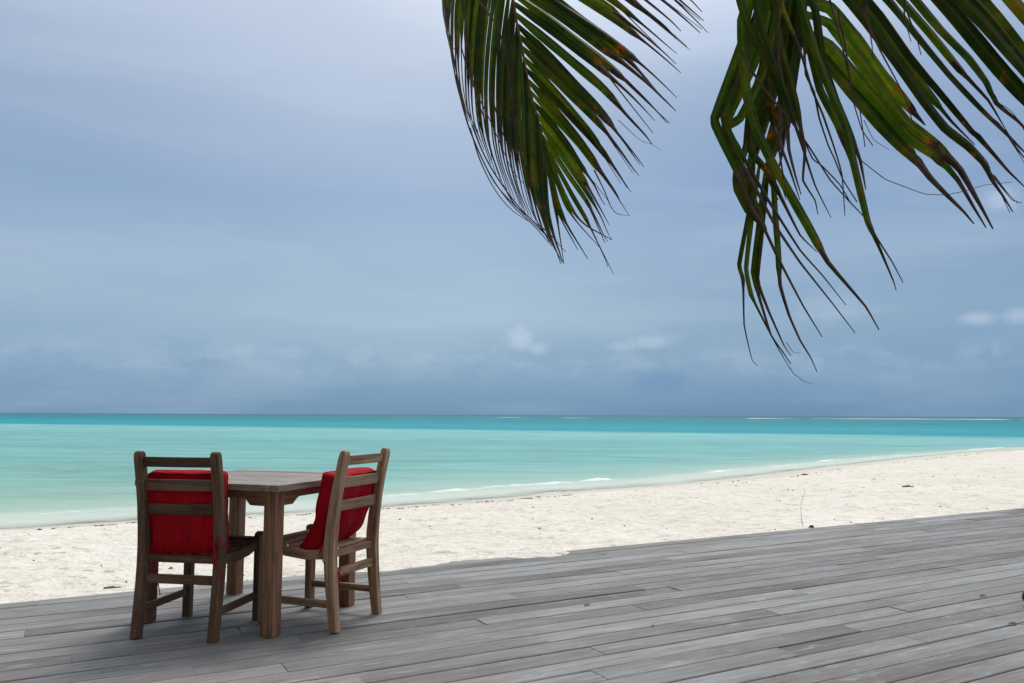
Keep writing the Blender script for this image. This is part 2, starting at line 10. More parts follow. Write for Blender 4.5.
LEAF_B=[[[[0.851,2.35,2.632],[0.747,2.342,2.432],[0.694,2.331,2.235],[0.601,2.319,1.986],[0.611,2.304,1.929],[0.655,2.289,1.818],[0.688,2.273,1.709],[0.727,2.256,1.625],[0.754,2.238,1.546],[0.814,2.219,1.407],[0.857,2.2,1.318]],0.0262,0.62],[[[0.86,2.36,2.605],[0.763,2.348,2.387],[0.711,2.33,2.187],[0.628,2.31,1.983],[0.652,2.287,1.877],[0.693,2.262,1.774],[0.747,2.236,1.641],[0.805,2.209,1.529],[0.882,2.18,1.407],[0.927,2.15,1.324]],0.0243,0.57],[[[0.868,2.37,2.579],[0.797,2.359,2.377],[0.741,2.342,2.177],[0.64,2.323,1.969],[0.677,2.301,1.867],[0.743,2.278,1.725],[0.822,2.253,1.573],[0.873,2.227,1.496],[0.926,2.2,1.407]],0.023,0.57],[[[0.859,2.36,2.573],[0.785,2.354,2.439],[0.729,2.346,2.274],[0.671,2.336,2.111],[0.608,2.325,1.985],[0.64,2.313,1.916],[0.676,2.3,1.836]],0.0268,0.8],[[[0.872,2.36,2.507],[0.807,2.355,2.311],[0.757,2.348,2.133],[0.685,2.34,1.994],[0.639,2.331,1.96],[0.668,2.321,1.858],[0.694,2.311,1.734],[0.733,2.3,1.654]],0.0301,0.9],[[[0.776,2.3,2.535],[0.682,2.289,2.276],[0.684,2.272,2.053],[0.702,2.252,1.94],[0.73,2.23,1.844],[0.768,2.207,1.749],[0.823,2.182,1.62],[0.862,2.156,1.519],[0.947,2.128,1.395],[0.969,2.1,1.327]],0.0316,0.79],[[[0.876,2.4,2.465],[0.795,2.384,2.196],[0.728,2.361,2.028],[0.711,2.334,1.893],[0.747,2.303,1.823],[0.775,2.271,1.738],[0.817,2.236,1.613],[0.85,2.2,1.556]],0.0231,0.77],[[[0.715,2.3,1.882],[0.694,2.29,1.714],[0.654,2.276,1.536],[0.659,2.259,1.487],[0.654,2.241,1.355],[0.668,2.221,1.255],[0.678,2.2,1.237]],0.0178,0.62],[[[0.736,2.32,1.858],[0.704,2.308,1.688],[0.678,2.291,1.527],[0.685,2.271,1.445],[0.718,2.249,1.356],[0.745,2.225,1.284],[0.766,2.2,1.229]],0.0195,0.67],[[[0.756,2.34,1.834],[0.732,2.331,1.679],[0.706,2.318,1.521],[0.72,2.303,1.436],[0.744,2.287,1.332],[0.771,2.269,1.281],[0.786,2.25,1.246]],0.0143,0.62],[[[0.772,2.36,1.84],[0.745,2.346,1.668],[0.72,2.327,1.504],[0.743,2.303,1.406],[0.777,2.278,1.302],[0.787,2.25,1.269]],0.0182,0.57],[[[0.785,2.36,1.902],[0.785,2.347,1.714],[0.785,2.329,1.588],[0.781,2.307,1.48],[0.796,2.283,1.389],[0.816,2.257,1.315],[0.835,2.229,1.262],[0.84,2.2,1.221]],0.0197,0.52],[[[0.655,2.3,1.821],[0.662,2.3,1.761],[0.69,2.3,1.701],[0.725,2.3,1.665],[0.747,2.3,1.627]],0.0331,0.95],[[[0.685,2.33,1.846],[0.699,2.323,1.768],[0.723,2.312,1.698],[0.736,2.3,1.648]],0.0333,0.95],[[[0.889,2.45,2.527],[0.862,2.462,2.233],[0.805,2.48,2.041],[0.766,2.5,1.891]],0.0427,0.9],[[[0.923,2.46,2.499],[0.885,2.467,2.202],[0.845,2.476,2.008],[0.813,2.488,1.864],[0.847,2.5,1.786]],0.0428,0.8],[[[0.947,2.48,2.511],[0.908,2.483,2.242],[0.875,2.488,2.045],[0.861,2.494,1.932],[0.849,2.5,1.878]],0.043,0.8],[[[0.892,2.5,2.625],[0.803,2.5,2.351],[0.734,2.5,2.149],[0.689,2.5,2.042]],0.0359,0.9],[[[0.873,2.45,2.561],[0.807,2.438,2.254],[0.747,2.42,2.067],[0.706,2.4,1.89]],0.0349,0.9],[[[0.922,2.5,2.522],[0.867,2.5,2.284],[0.81,2.5,2.082],[0.767,2.5,1.917],[0.746,2.5,1.819]],0.0395,0.9],[[[0.943,2.52,2.43],[0.855,2.517,2.258],[0.79,2.512,2.07],[0.747,2.506,1.952],[0.731,2.5,1.868]],0.0361,0.9],[[[0.947,2.55,2.411],[0.918,2.562,2.21],[0.859,2.58,2.011],[0.843,2.6,1.916]],0.0407,0.9],[[[0.747,2.25,2.597],[0.657,2.243,2.36],[0.683,2.234,2.23],[0.724,2.222,2.134],[0.76,2.209,2.042],[0.775,2.196,1.919],[0.773,2.181,1.842],[0.783,2.166,1.766],[0.792,2.15,1.705]],0.0253,0.72],[[[0.761,2.25,2.566],[0.706,2.235,2.31],[0.725,2.214,2.178],[0.751,2.189,2.063],[0.798,2.161,1.864],[0.824,2.132,1.727],[0.852,2.1,1.628]],0.025,0.67],[[[0.651,2.2,2.141],[0.673,2.192,2.084],[0.71,2.18,2.015],[0.774,2.167,1.923],[0.816,2.152,1.846],[0.867,2.135,1.743],[0.907,2.118,1.682],[0.938,2.1,1.634]],0.0108,0.0],[[[0.77,2.2,2.534],[0.759,2.193,2.287],[0.753,2.184,2.104],[0.764,2.172,2.012],[0.798,2.159,1.892],[0.824,2.146,1.807],[0.845,2.131,1.78],[0.886,2.116,1.723],[0.904,2.1,1.672]],0.0134,0.0],[[[0.784,2.2,2.412],[0.769,2.192,2.272],[0.812,2.18,2.133],[0.838,2.167,2.01],[0.86,2.152,1.932],[0.883,2.135,1.827],[0.893,2.118,1.751],[0.889,2.1,1.634]],0.0134,0.3],[[[0.806,2.25,2.598],[0.839,2.24,2.313],[0.88,2.225,2.124],[0.91,2.208,2.013],[0.936,2.189,1.918],[0.946,2.169,1.81],[0.953,2.147,1.718],[0.961,2.124,1.623],[0.98,2.1,1.542],[0.999,2.076,1.457],[0.994,2.05,1.424]],0.0278,0.85],[[[0.95,2.1,1.617],[0.97,2.088,1.566],[0.996,2.07,1.504],[1.013,2.05,1.445]],0.0078,0.0],[[[0.849,2.3,2.44],[0.902,2.29,2.309],[0.912,2.276,2.147],[0.94,2.259,2.019],[0.972,2.241,1.907],[0.989,2.221,1.827],[0.993,2.2,1.734]],0.0291,0.8],[[[0.87,2.35,2.437],[0.899,2.344,2.242],[0.927,2.335,2.08],[0.973,2.324,1.968],[1.006,2.313,1.842],[1.014,2.3,1.744]],0.0301,0.77],[[[0.899,2.4,2.399],[0.906,2.393,2.201],[0.904,2.384,2.149],[0.923,2.372,2.09],[0.931,2.359,2.003],[0.95,2.346,1.914],[0.963,2.331,1.863],[0.979,2.316,1.797],[1.011,2.3,1.726]],0.0103,0.0],[[[0.922,2.25,2.411],[0.928,2.244,2.315],[0.955,2.235,2.174],[0.97,2.224,2.064],[0.99,2.213,1.971],[0.995,2.2,1.858]],0.0111,0.0],[[[0.941,2.22,2.272],[0.958,2.217,2.15],[0.971,2.212,2.0],[0.991,2.206,1.91],[1.018,2.2,1.861]],0.0083,0.0],[[[1.005,2.2,2.352],[1.017,2.2,2.232],[1.026,2.2,2.158],[1.027,2.2,2.119]],0.0083,0.0],[[[1.114,2.2,2.353],[1.133,2.2,2.247],[1.153,2.2,2.188],[1.165,2.2,2.128]],0.0096,0.0],[[[1.119,2.2,2.322],[1.124,2.2,2.232],[1.138,2.2,2.167]],0.0069,0.0],[[[0.994,2.2,2.382],[1.012,2.2,2.232],[1.048,2.2,2.143],[1.088,2.2,2.06],[1.114,2.2,2.004],[1.131,2.2,1.937]],0.0096,0.0],[[[0.759,2.25,2.504],[0.759,2.245,2.315],[0.772,2.238,2.22],[0.763,2.23,2.126],[0.766,2.22,2.032],[0.756,2.211,1.852],[0.768,2.2,1.733]],0.0256,0.3],[[[0.771,2.2,2.473],[0.752,2.196,2.229],[0.77,2.19,2.107],[0.795,2.183,1.987],[0.816,2.176,1.84],[0.805,2.168,1.752],[0.833,2.159,1.693],[0.837,2.15,1.649]],0.0219,0.67],[[[0.928,2.44,2.256],[0.987,2.432,2.213],[1.054,2.42,2.11],[1.131,2.406,2.002],[1.195,2.391,1.921],[1.234,2.375,1.872],[1.259,2.357,1.817],[1.3,2.339,1.756],[1.335,2.32,1.703],[1.351,2.3,1.662]],0.0341,0.67],[[[0.917,2.43,2.317],[0.991,2.421,2.263],[1.075,2.409,2.144],[1.158,2.394,2.036],[1.214,2.377,1.948],[1.281,2.359,1.889],[1.333,2.341,1.806],[1.366,2.321,1.715],[1.386,2.3,1.65]],0.0476,0.72],[[[0.934,2.46,2.298],[1.015,2.453,2.235],[1.102,2.442,2.119],[1.173,2.429,2.011],[1.226,2.415,1.929],[1.267,2.4,1.855]],0.0454,0.9],[[[0.908,2.42,2.371],[0.995,2.412,2.328],[1.074,2.4,2.212],[1.138,2.386,2.097],[1.198,2.371,1.996],[1.277,2.355,1.918],[1.339,2.337,1.836],[1.383,2.319,1.724],[1.406,2.3,1.647]],0.0407,0.7],[[[0.9,2.41,2.405],[0.996,2.409,2.378],[1.073,2.407,2.28],[1.149,2.405,2.156],[1.225,2.403,2.059],[1.274,2.4,1.997]],0.0415,0.9],[[[0.891,2.4,2.465],[1.007,2.392,2.445],[1.095,2.381,2.319],[1.182,2.369,2.178],[1.252,2.354,2.049],[1.301,2.339,1.965],[1.358,2.323,1.904],[1.393,2.306,1.847],[1.403,2.288,1.79],[1.421,2.269,1.737],[1.435,2.25,1.685]],0.0368,0.85],[[[0.883,2.39,2.509],[1.035,2.382,2.472],[1.134,2.37,2.336],[1.208,2.356,2.201],[1.278,2.341,2.091],[1.334,2.325,1.997],[1.363,2.307,1.939],[1.402,2.289,1.875],[1.44,2.27,1.809],[1.471,2.25,1.759]],0.04,0.8],[[[0.874,2.38,2.552],[1.062,2.37,2.498],[1.164,2.354,2.36],[1.242,2.337,2.233],[1.311,2.317,2.118],[1.378,2.296,2.017],[1.431,2.274,1.936],[1.493,2.25,1.844]],0.0399,0.85],[[[0.86,2.36,2.605],[1.071,2.349,2.55],[1.196,2.334,2.403],[1.287,2.315,2.261],[1.355,2.295,2.164],[1.391,2.273,2.081],[1.403,2.25,2.005],[1.448,2.225,1.942],[1.49,2.2,1.866]],0.0393,0.8],[[[0.845,2.34,2.674],[1.094,2.329,2.603],[1.246,2.313,2.411],[1.33,2.293,2.281],[1.412,2.272,2.148],[1.48,2.25,2.032],[1.539,2.225,1.933],[1.574,2.2,1.851]],0.0489,0.85],[[[0.837,2.33,2.716],[1.121,2.317,2.628],[1.285,2.299,2.409],[1.372,2.277,2.289],[1.454,2.253,2.154],[1.531,2.227,2.023],[1.604,2.2,1.881]],0.0456,0.85],[[[0.822,2.31,2.751],[1.144,2.299,2.664],[1.337,2.284,2.426],[1.438,2.265,2.273],[1.517,2.245,2.13],[1.571,2.223,2.022],[1.634,2.2,1.91]],0.0454,0.85],[[[0.81,2.3,2.792],[1.167,2.281,2.684],[1.366,2.254,2.447],[1.47,2.223,2.276],[1.553,2.188,2.124],[1.628,2.15,1.949]],0.0448,0.85],[[[0.842,2.36,2.77],[1.155,2.354,2.685],[1.342,2.346,2.449],[1.446,2.336,2.316],[1.535,2.325,2.178],[1.611,2.313,2.055],[1.664,2.3,1.946]],0.0469,0.85],[[[0.857,2.38,2.718],[1.131,2.372,2.647],[1.294,2.361,2.441],[1.386,2.348,2.309],[1.473,2.333,2.169],[1.565,2.317,2.045],[1.619,2.3,1.946]],0.0437,0.85],[[[0.894,2.44,2.606],[1.1,2.431,2.551],[1.219,2.418,2.417],[1.307,2.403,2.289],[1.382,2.387,2.168],[1.453,2.369,2.065],[1.491,2.35,1.964]],0.0344,0.75],[[[0.911,2.46,2.526],[1.05,2.454,2.497],[1.147,2.446,2.365],[1.232,2.436,2.222],[1.306,2.425,2.103],[1.365,2.413,2.012],[1.425,2.4,1.934]],0.0349,0.8],[[[0.876,2.4,2.698],[0.742,2.395,2.462],[0.717,2.388,2.262],[0.723,2.38,2.098],[0.754,2.37,1.969],[0.793,2.361,1.856],[0.82,2.35,1.745]],0.0307,0.7],[[[0.899,2.44,2.555],[0.82,2.435,2.319],[0.801,2.428,2.151],[0.816,2.419,1.987],[0.856,2.41,1.856],[0.88,2.4,1.759]],0.0313,0.7],[[[0.974,2.2,1.826],[1.0,2.197,1.802],[1.044,2.192,1.763],[1.096,2.186,1.739],[1.148,2.18,1.717],[1.2,2.173,1.713],[1.252,2.166,1.722],[1.303,2.158,1.737],[1.373,2.15,1.743]],0.0035,0],[[[1.357,2.22,1.793],[1.38,2.215,1.754],[1.408,2.208,1.709],[1.43,2.2,1.698]],0.0066,0],[[[1.357,2.22,1.793],[1.375,2.212,1.739],[1.395,2.2,1.669]],0.0044,0],[[[1.368,2.22,1.784],[1.392,2.212,1.739],[1.419,2.2,1.695]],0.0044,0],[[[1.396,2.22,1.993],[1.42,2.215,1.973],[1.442,2.208,1.935],[1.452,2.2,1.895]],0.0036,0],[[[1.425,2.25,1.927],[1.436,2.23,1.876],[1.448,2.2,1.822]],0.0111,0],[[[1.438,2.25,1.898],[1.446,2.23,1.855],[1.442,2.2,1.813]],0.0056,0],[[[0.995,2.2,1.936],[1.021,2.2,1.878],[1.065,2.2,1.849]],0.0028,0],[[[0.757,2.2,1.304],[0.775,2.2,1.276],[0.795,2.2,1.273]],0.0025,0],[[[0.766,2.2,1.232],[0.774,2.2,1.218],[0.784,2.2,1.21],[0.801,2.2,1.196],[0.825,2.2,1.188]],0.0025,0]]

# ------------------------------------------------------------------ helpers
def link(name,me,mat=None,parent=None):
    o=bpy.data.objects.new(name,me); col.objects.link(o)
    if mat is not None and me is not None: me.materials.append(mat)
    if parent is not None: o.parent=parent
    return o
def tag(o,label=None,cat=None,group=None,kind=None):
    if label: o['label']=label
    if cat: o['category']=cat
    if group: o['group']=group
    if kind: o['kind']=kind
    return o
def empty(name,loc,rz=0):
    o=bpy.data.objects.new(name,None); col.objects.link(o); o.location=loc; o.rotation_euler=(0,0,rz)
    o.empty_display_size=.1
    return o
def srgb(r,g,b):
    f=lambda c:(c/255/12.92) if c/255<=.04045 else ((c/255+.055)/1.055)**2.4
    return (f(r),f(g),f(b),1)
class N:
    """tiny node helper"""
    def __init__(s,tree): s.t=tree; s.n=tree.nodes; s.l=tree.links
    def new(s,t,**k):
        n=s.n.new(t)
        for a,b in k.items(): setattr(n,a,b)
        return n
    def put(s,sock,v):
        if v is None: return
        if isinstance(v,bpy.types.NodeSocket): s.l.new(v,sock)
        else: sock.default_value=v
    def math(s,op,a,b=None,c=None,clamp=False):
        n=s.new('ShaderNodeMath',operation=op); n.use_clamp=clamp
        for i,v in enumerate((a,b,c)):
            if v is not None: s.put(n.inputs[i],v)
        return n.outputs[0]
    def mix(s,f,a,b,blend='MIX'):
        n=s.new('ShaderNodeMix',data_type='RGBA',blend_type=blend)
        s.put(n.inputs[0],f); s.put(n.inputs[6],a); s.put(n.inputs[7],b); return n.outputs[2]
    def ramp(s,f,stops,interp='LINEAR'):
        n=s.new('ShaderNodeValToRGB'); n.color_ramp.interpolation=interp
        e=n.color_ramp.elements
        while len(e)<len(stops): e.new(.5)
        for i,(p,c) in enumerate(stops):
            e[i].position=p; e[i].color=c if hasattr(c,'__len__') else (c,c,c,1)
        s.put(n.inputs[0],f); return n.outputs[0]
    def noise(s,vec,scale,detail=4,rough=.55,dist=0):
        n=s.new('ShaderNodeTexNoise'); s.put(n.inputs['Vector'],vec); n.inputs['Scale'].default_value=scale
        n.inputs['Detail'].default_value=detail; n.inputs['Roughness'].default_value=rough; n.inputs['Distortion'].default_value=dist
        return n.outputs[0]
    def vor(s,vec,scale):
        n=s.new('ShaderNodeTexVoronoi'); s.put(n.inputs['Vector'],vec); n.inputs['Scale'].default_value=scale; return n
    def attr(s,name): return s.new('ShaderNodeAttribute',attribute_name=name)
    def mapv(s,vec,scale=(1,1,1),loc=(0,0,0)):
        n=s.new('ShaderNodeMapping'); s.put(n.inputs[0],vec); n.inputs[3].default_value=scale; n.inputs[1].default_value=loc; return n.outputs[0]
    def bump(s,h,strength,dist,normal=None):
        n=s.new('ShaderNodeBump'); n.inputs['Strength'].default_value=strength; n.inputs['Distance'].default_value=dist
        s.put(n.inputs['Height'],h)
        if normal is not None: s.put(n.inputs['Normal'],normal)
        return n.outputs[0]
def mat(name):
    m=bpy.data.materials.new(name); m.use_nodes=True
    h=N(m.node_tree); b=h.n['Principled BSDF']; return m,h,b

# ------------------------------------------------------------------ materials
def wood_mat(name,dark,light,pale,rough=.6,spec=.35,palef=.5):
    m,h,b=mat(name)
    g=h.attr('gr').outputs['Vector']
    n1=h.noise(h.mapv(g,(3.2,45,45)),1,7,.68,.35)
    n2=h.noise(h.mapv(g,(6,160,160)),1,3,.6)
    n3=h.noise(h.mapv(g,(3,9,9)),1,4,.6)
    c=h.ramp(n1,[(.36,dark),(.64,light)])
    c=h.mix(h.math('MULTIPLY',h.ramp(n3,[(.4,0),(.7,1)]),palef),c,pale)
    c=h.mix(h.ramp(n2,[(.3,.45),(.5,0)]),c,tuple(x*.45 for x in dark[:3])+(1,))
    oi=h.new('ShaderNodeObjectInfo')
    c=h.mix(1,c,h.ramp(oi.outputs['Random'],[(0,.82),(1,1.12)]),'MULTIPLY')
    h.put(b.inputs['Base Color'],c)
    b.inputs['Roughness'].default_value=rough; b.inputs['Specular IOR Level'].default_value=spec
    h.put(b.inputs['Normal'],h.bump(n2,.35,.0015,h.bump(n1,.3,.002)))
    return m
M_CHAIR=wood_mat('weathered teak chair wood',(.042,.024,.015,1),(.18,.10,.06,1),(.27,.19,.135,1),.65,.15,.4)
M_CHAIR_LIT=wood_mat('lit teak chair wood',(.15,.082,.05,1),(.5,.31,.19,1),(.56,.41,.3,1),.65,.15,.4)  # brighter copy of the chair teak, stronger light put into its colour
M_TABLE=wood_mat('teak table wood',(.12,.058,.034,1),(.37,.19,.115,1),(.42,.28,.19,1),.6,.15,.35)
M_TOP=wood_mat('worn table top wood',(.13,.095,.072,1),(.31,.245,.2,1),(.42,.36,.32,1),.5,.3,.6)

def deck_mat():
    m,h,b=mat('silver grey deck boards')
    g=h.attr('gr').outputs['Vector']; tone=h.attr('tone').outputs['Fac']; tn2=h.attr('tint').outputs['Fac']
    n1=h.noise(h.mapv(g,(1.1,30,30)),1,6,.62,.25)
    n2=h.noise(h.mapv(g,(2.5,95,95)),1,5,.7)
    n3=h.noise(h.mapv(g,(.8,2.2,2.2)),1,5,.6)
    n4=h.noise(h.mapv(g,(5,22,22)),1,5,.7)
    n5=h.noise(h.mapv(g,(14,26,26)),1,3,.6)
    c=h.mix(h.ramp(tone,[(0,0),(1,1)]),(.10,.093,.084,1),(.285,.28,.27,1))
    c=h.mix(h.math('MULTIPLY',tn2,.4),c,(.19,.165,.14,1))
    c=h.mix(1,c,h.ramp(n1,[(.25,.66),(.75,1.26)]),'MULTIPLY')
    c=h.mix(h.ramp(n3,[(.42,0),(.72,.55)]),c,(.36,.368,.372,1))
    c=h.mix(h.ramp(n4,[(.56,0),(.76,.6)]),c,(.45,.455,.45,1))
    c=h.mix(h.ramp(n4,[(.22,.5),(.4,0)]),c,(.09,.08,.078,1))
    c=h.mix(h.ramp(n5,[(.2,.6),(.33,0)]),c,(.1,.075,.06,1))
    c=h.mix(h.ramp(n2,[(.34,.7),(.5,0)]),c,(.075,.068,.06,1))
    h.put(b.inputs['Base Color'],c); b.inputs['Roughness'].default_value=.72; b.inputs['Specular IOR Level'].default_value=.3
    h.put(b.inputs['Normal'],h.bump(n2,.6,.003,h.bump(n4,.4,.004)))
    return m
M_DECK=deck_mat()
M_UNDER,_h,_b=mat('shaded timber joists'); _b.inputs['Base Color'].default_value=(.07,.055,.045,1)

def sand_mat():
    m,h,b=mat('coral sand')
    g=h.new('ShaderNodeTexCoord').outputs['Object']
    wet=h.attr('wet').outputs['Fac']
    n1=h.noise(g,.35,5,.6); n2=h.noise(g,5,6,.7); n3=h.noise(g,60,3,.6)
    c=h.ramp(n1,[(.3,(.71,.66,.565,1)),(.7,(.80,.76,.675,1))])
    c=h.mix(h.ramp(n2,[(.32,.6),(.48,0)]),c,(.52,.41,.29,1))
    c=h.mix(h.ramp(n2,[(.6,0),(.8,.5)]),c,(.76,.72,.66,1))
    v=h.vor(g,7.5); rnd=h.new('ShaderNodeSeparateColor'); h.put(rnd.inputs[0],v.outputs['Color'])
    clus=h.ramp(h.noise(g,.9,3,.6),[(.40,0),(.56,1)])
    sp=h.math('MULTIPLY',h.math('LESS_THAN',v.outputs['Distance'],h.math('MULTIPLY',rnd.outputs[0],.34)),h.math('MULTIPLY',clus,h.math('GREATER_THAN',rnd.outputs[1],.4)))
    c=h.mix(h.math('MULTIPLY',sp,.6),c,(.36,.26,.16,1))
    c=h.mix(h.ramp(n3,[(.25,.25),(.5,0)]),c,(.42,.35,.28,1))
    c=h.mix(h.math('MULTIPLY',wet,.5),c,(.46,.43,.35,1))
    h.put(b.inputs['Base Color'],c)
    h.put(b.inputs['Roughness'],h.math('SUBTRACT',.95,h.math('MULTIPLY',wet,.35)))
    b.inputs['Specular IOR Level'].default_value=.25
    dimp=h.noise(g,4.2,4,.6,0)
    n=h.bump(n3,.35,.006); n=h.bump(h.ramp(n2,[(.3,0),(.6,1)]),.55,.03,n)
    n=h.bump(h.ramp(dimp,[(.3,0),(.7,1)]),.55,.08,n)
    h.put(b.inputs['Normal'],n)
    return m
M_SAND=sand_mat()

def water_mat():
    m,h,b=mat('lagoon water')
    g=h.new('ShaderNodeTexCoord').outputs['Object']
    sx=h.new('ShaderNodeSeparateXYZ'); h.put(sx.inputs[0],g)
    d=h.attr('shore').outputs['Fac']; foam=h.attr('foam').outputs['Fac']
    w=h.math('ADD',sx.outputs['Y'],h.math('MULTIPLY',sx.outputs['X'],.5))
    nn=h.noise(h.mapv(g,(.012,.03,.03)),1,4,.6)
    lw=h.math('ADD',h.math('LOGARITHM',h.math('MAXIMUM',w,5),10),h.math('MULTIPLY',h.math('SUBTRACT',nn,.5),.10))
    f=h.math('DIVIDE',h.math('SUBTRACT',lw,1),3.5)   # 10 m ->0, 31.6 km->1
    P=lambda m_: (math.log10(m_)-1)/3.5
    c=h.ramp(f,[(0,(.25,.42,.35,1)),(P(22),(.18,.39,.36,1)),(P(45),(.165,.39,.37,1)),(P(78),(.20,.44,.425,1)),(P(86),(.13,.42,.41,1)),(P(93),(.01,.25,.30,1)),
                (P(120),(.006,.27,.32,1)),(P(200),(.004,.20,.24,1)),(P(420),(.012,.17,.20,1)),(P(900),(.02,.15,.2,1)),(P(3000),(.03,.09,.14,1)),(1,(.03,.08,.13,1))])
    # patches and streaks
    st=h.noise(h.mapv(g,(.02,.11,.1)),1,5,.65,.5)
    c=h.mix(h.ramp(st,[(.35,.35),(.52,0)]),c,(.05,.33,.34,1))
    c=h.mix(h.ramp(st,[(.55,0),(.75,.3)]),c,(.30,.62,.56,1))
    rip=h.noise(h.mapv(g,(.22,.8,1)),1,8,.72)
    c=h.mix(1,c,h.ramp(rip,[(.36,.82),(.64,1.15)]),'MULTIPLY')  # ripple light and dark put into the colour, bumps hardly show
    # seagrass patch seen through the water
    px=h.math('DIVIDE',h.math('ADD',sx.outputs['X'],13.4),3.4); py2=h.math('DIVIDE',h.math('SUBTRACT',sx.outputs['Y'],24.2),2.6)
    gp=h.math('EXPONENT',h.math('MULTIPLY',h.math('ADD',h.math('MULTIPLY',px,px),h.math('MULTIPLY',py2,py2)),-1))
    c=h.mix(h.math('MULTIPLY',h.math('MULTIPLY',gp,h.ramp(h.noise(h.mapv(g,(.6,1.2,1)),1,5,.7),[(.4,0),(.6,1)])),.6),c,(.10,.24,.22,1))
    dn=h.math('ADD',d,h.math('MULTIPLY',h.math('SUBTRACT',h.noise(h.mapv(g,(.35,.5,.4)),1,4,.6),.5),2.2))
    c=h.mix(h.ramp(h.math('DIVIDE',dn,9),[(0,1),(.25,.8),(.5,.3),(1,0)]),c,(.40,.52,.43,1))
    c=h.mix(h.ramp(h.math('DIVIDE',dn,2.6),[(0,.9),(.6,.7),(1,0)]),c,(.58,.62,.55,1))
    fn=h.noise(h.mapv(g,(2.2,3.4,4)),1,8,.78,.6); fn2=h.noise(h.mapv(g,(.55,.7,1)),1,3,.6)
    fo=h.math('ADD',foam,h.math('MULTIPLY',h.math('SUBTRACT',fn,.5),1.6))
    fm=h.ramp(fo,[(.42,0),(1.05,1)])
    c=h.mix(h.math('MULTIPLY',fm,.95),c,(.86,.88,.87,1))
    h.put(b.inputs['Base Color'],c)
    h.put(b.inputs['Roughness'],h.math('ADD',.5,h.math('MULTIPLY',fm,.4)))
    b.inputs['Specular IOR Level'].default_value=.07
    wv=h.noise(h.mapv(g,(1.3,3.2,2)),1,5,.6,.3); wv2=h.noise(h.mapv(g,(.12,.5,.4)),1,4,.6)
    n=h.bump(wv,.5,.05); n=h.bump(wv2,.5,.5,n); n=h.bump(fo,.3,.04,n)
    h.put(b.inputs['Normal'],n)
    # swash thins out to nothing over the sand
    al=h.ramp(h.math('ADD',h.math('DIVIDE',d,.9),h.math('MULTIPLY',h.math('SUBTRACT',fn2,.5),1.2)),[(.0,.0),(.45,.75),(1,1)])
    h.put(b.inputs['Alpha'],h.math('MAXIMUM',al,h.math('MULTIPLY',fm,.9)))
    return m
M_WATER=water_mat()

def leaf_mat():
    m,h,b=mat('coconut leaflet')
    uv=h.new('ShaderNodeUVMap',uv_map='UVMap').outputs[0]
    s=h.new('ShaderNodeSeparateXYZ'); h.put(s.inputs[0],uv); U=s.outputs[0]; V=s.outputs[1]
    rnd=h.attr('rnd').outputs['Fac']; dry=h.attr('dry').outputs['Fac']
    g=h.new('ShaderNodeTexCoord').outputs['Object']
    n=h.noise(g,9,4,.65); nf=h.noise(g,26,5,.65)
    lv=h.new('ShaderNodeCombineXYZ'); h.put(lv.inputs[0],h.math('MULTIPLY',U,14)); h.put(lv.inputs[1],h.math('MULTIPLY',V,3)); h.put(lv.inputs[2],h.math('MULTIPLY',rnd,40))
    vein=h.noise(lv.outputs[0],1,3,.6)
    c=h.mix(h.math('MULTIPLY',h.ramp(n,[(.35,0),(.7,1)]),h.math('ADD',.25,h.math('MULTIPLY',rnd,.75))),(.024,.085,.007,1),(.21,.24,.009,1))
    c=h.mix(h.math('MULTIPLY',h.ramp(nf,[(.4,0),(.65,1)]),.4),c,(.10,.11,.006,1))
    c=h.mix(h.ramp(vein,[(.35,.35),(.6,0)]),c,(.018,.04,.01,1))
    c=h.mix(h.math('MULTIPLY',h.ramp(h.math('ABSOLUTE',h.math('SUBTRACT',U,.5)),[(.03,1),(.09,0)]),.6),c,(.18,.16,.035,1))
    c=h.mix(1,c,h.ramp(h.math('FRACT',h.math('MULTIPLY',rnd,7.3)),[(0,.45),(1,1.45)]),'MULTIPLY')
    # autumn blotches before the dry end
    t=h.math('ADD',V,h.math('MULTIPLY',h.math('SUBTRACT',n,.5),.5))
    nearend=h.ramp(h.math('SUBTRACT',t,dry),[(.30,0),(.42,1)]) if False else h.ramp(h.math('ADD',h.math('SUBTRACT',t,dry),.5),[(.28,0),(.46,1),(.5,1)])
    bl=h.math('MULTIPLY',nearend,h.ramp(nf,[(.52,0),(.62,.85)]))
    c=h.mix(h.math('MULTIPLY',bl,h.ramp(n,[(.42,0),(.56,1)])),c,(.32,.12,.013,1))
    dr=h.ramp(h.math('ADD',h.math('SUBTRACT',t,dry),.5),[(.485,0),(.52,1)])
    brown=h.mix(h.ramp(nf,[(.3,0),(.7,1)]),(.03,.017,.011,1),(.13,.08,.055,1))
    c=h.mix(dr,c,brown)
    h.put(b.inputs['Base Color'],c); b.inputs['Roughness'].default_value=.48; b.inputs['Specular IOR Level'].default_value=.2
    h.put(b.inputs['Normal'],h.bump(vein,.4,.002))
    tr=h.new('ShaderNodeBsdfTranslucent'); h.put(tr.inputs[0],h.mix(1,c,(2.6,2.5,.35,1),'MULTIPLY'))
    mx=h.new('ShaderNodeMixShader'); h.put(mx.inputs[0],h.math('SUBTRACT',.5,h.math('MULTIPLY',dr,.38)))
    h.l.new(b.outputs[0],mx.inputs[1]); h.l.new(tr.outputs[0],mx.inputs[2])
    h.l.new(mx.outputs[0],h.n['Material Output'].inputs[0])
    return m
M_LEAF=leaf_mat()
M_RACH,_h,_b=mat('palm midrib'); _b.inputs['Roughness'].default_value=.5
_h.put(_b.inputs['Base Color'],_h.ramp(_h.noise(_h.new('ShaderNodeTexCoord').outputs['Object'],12,4,.6),[(.3,(.06,.035,.01,1)),(.7,(.22,.12,.02,1))]))
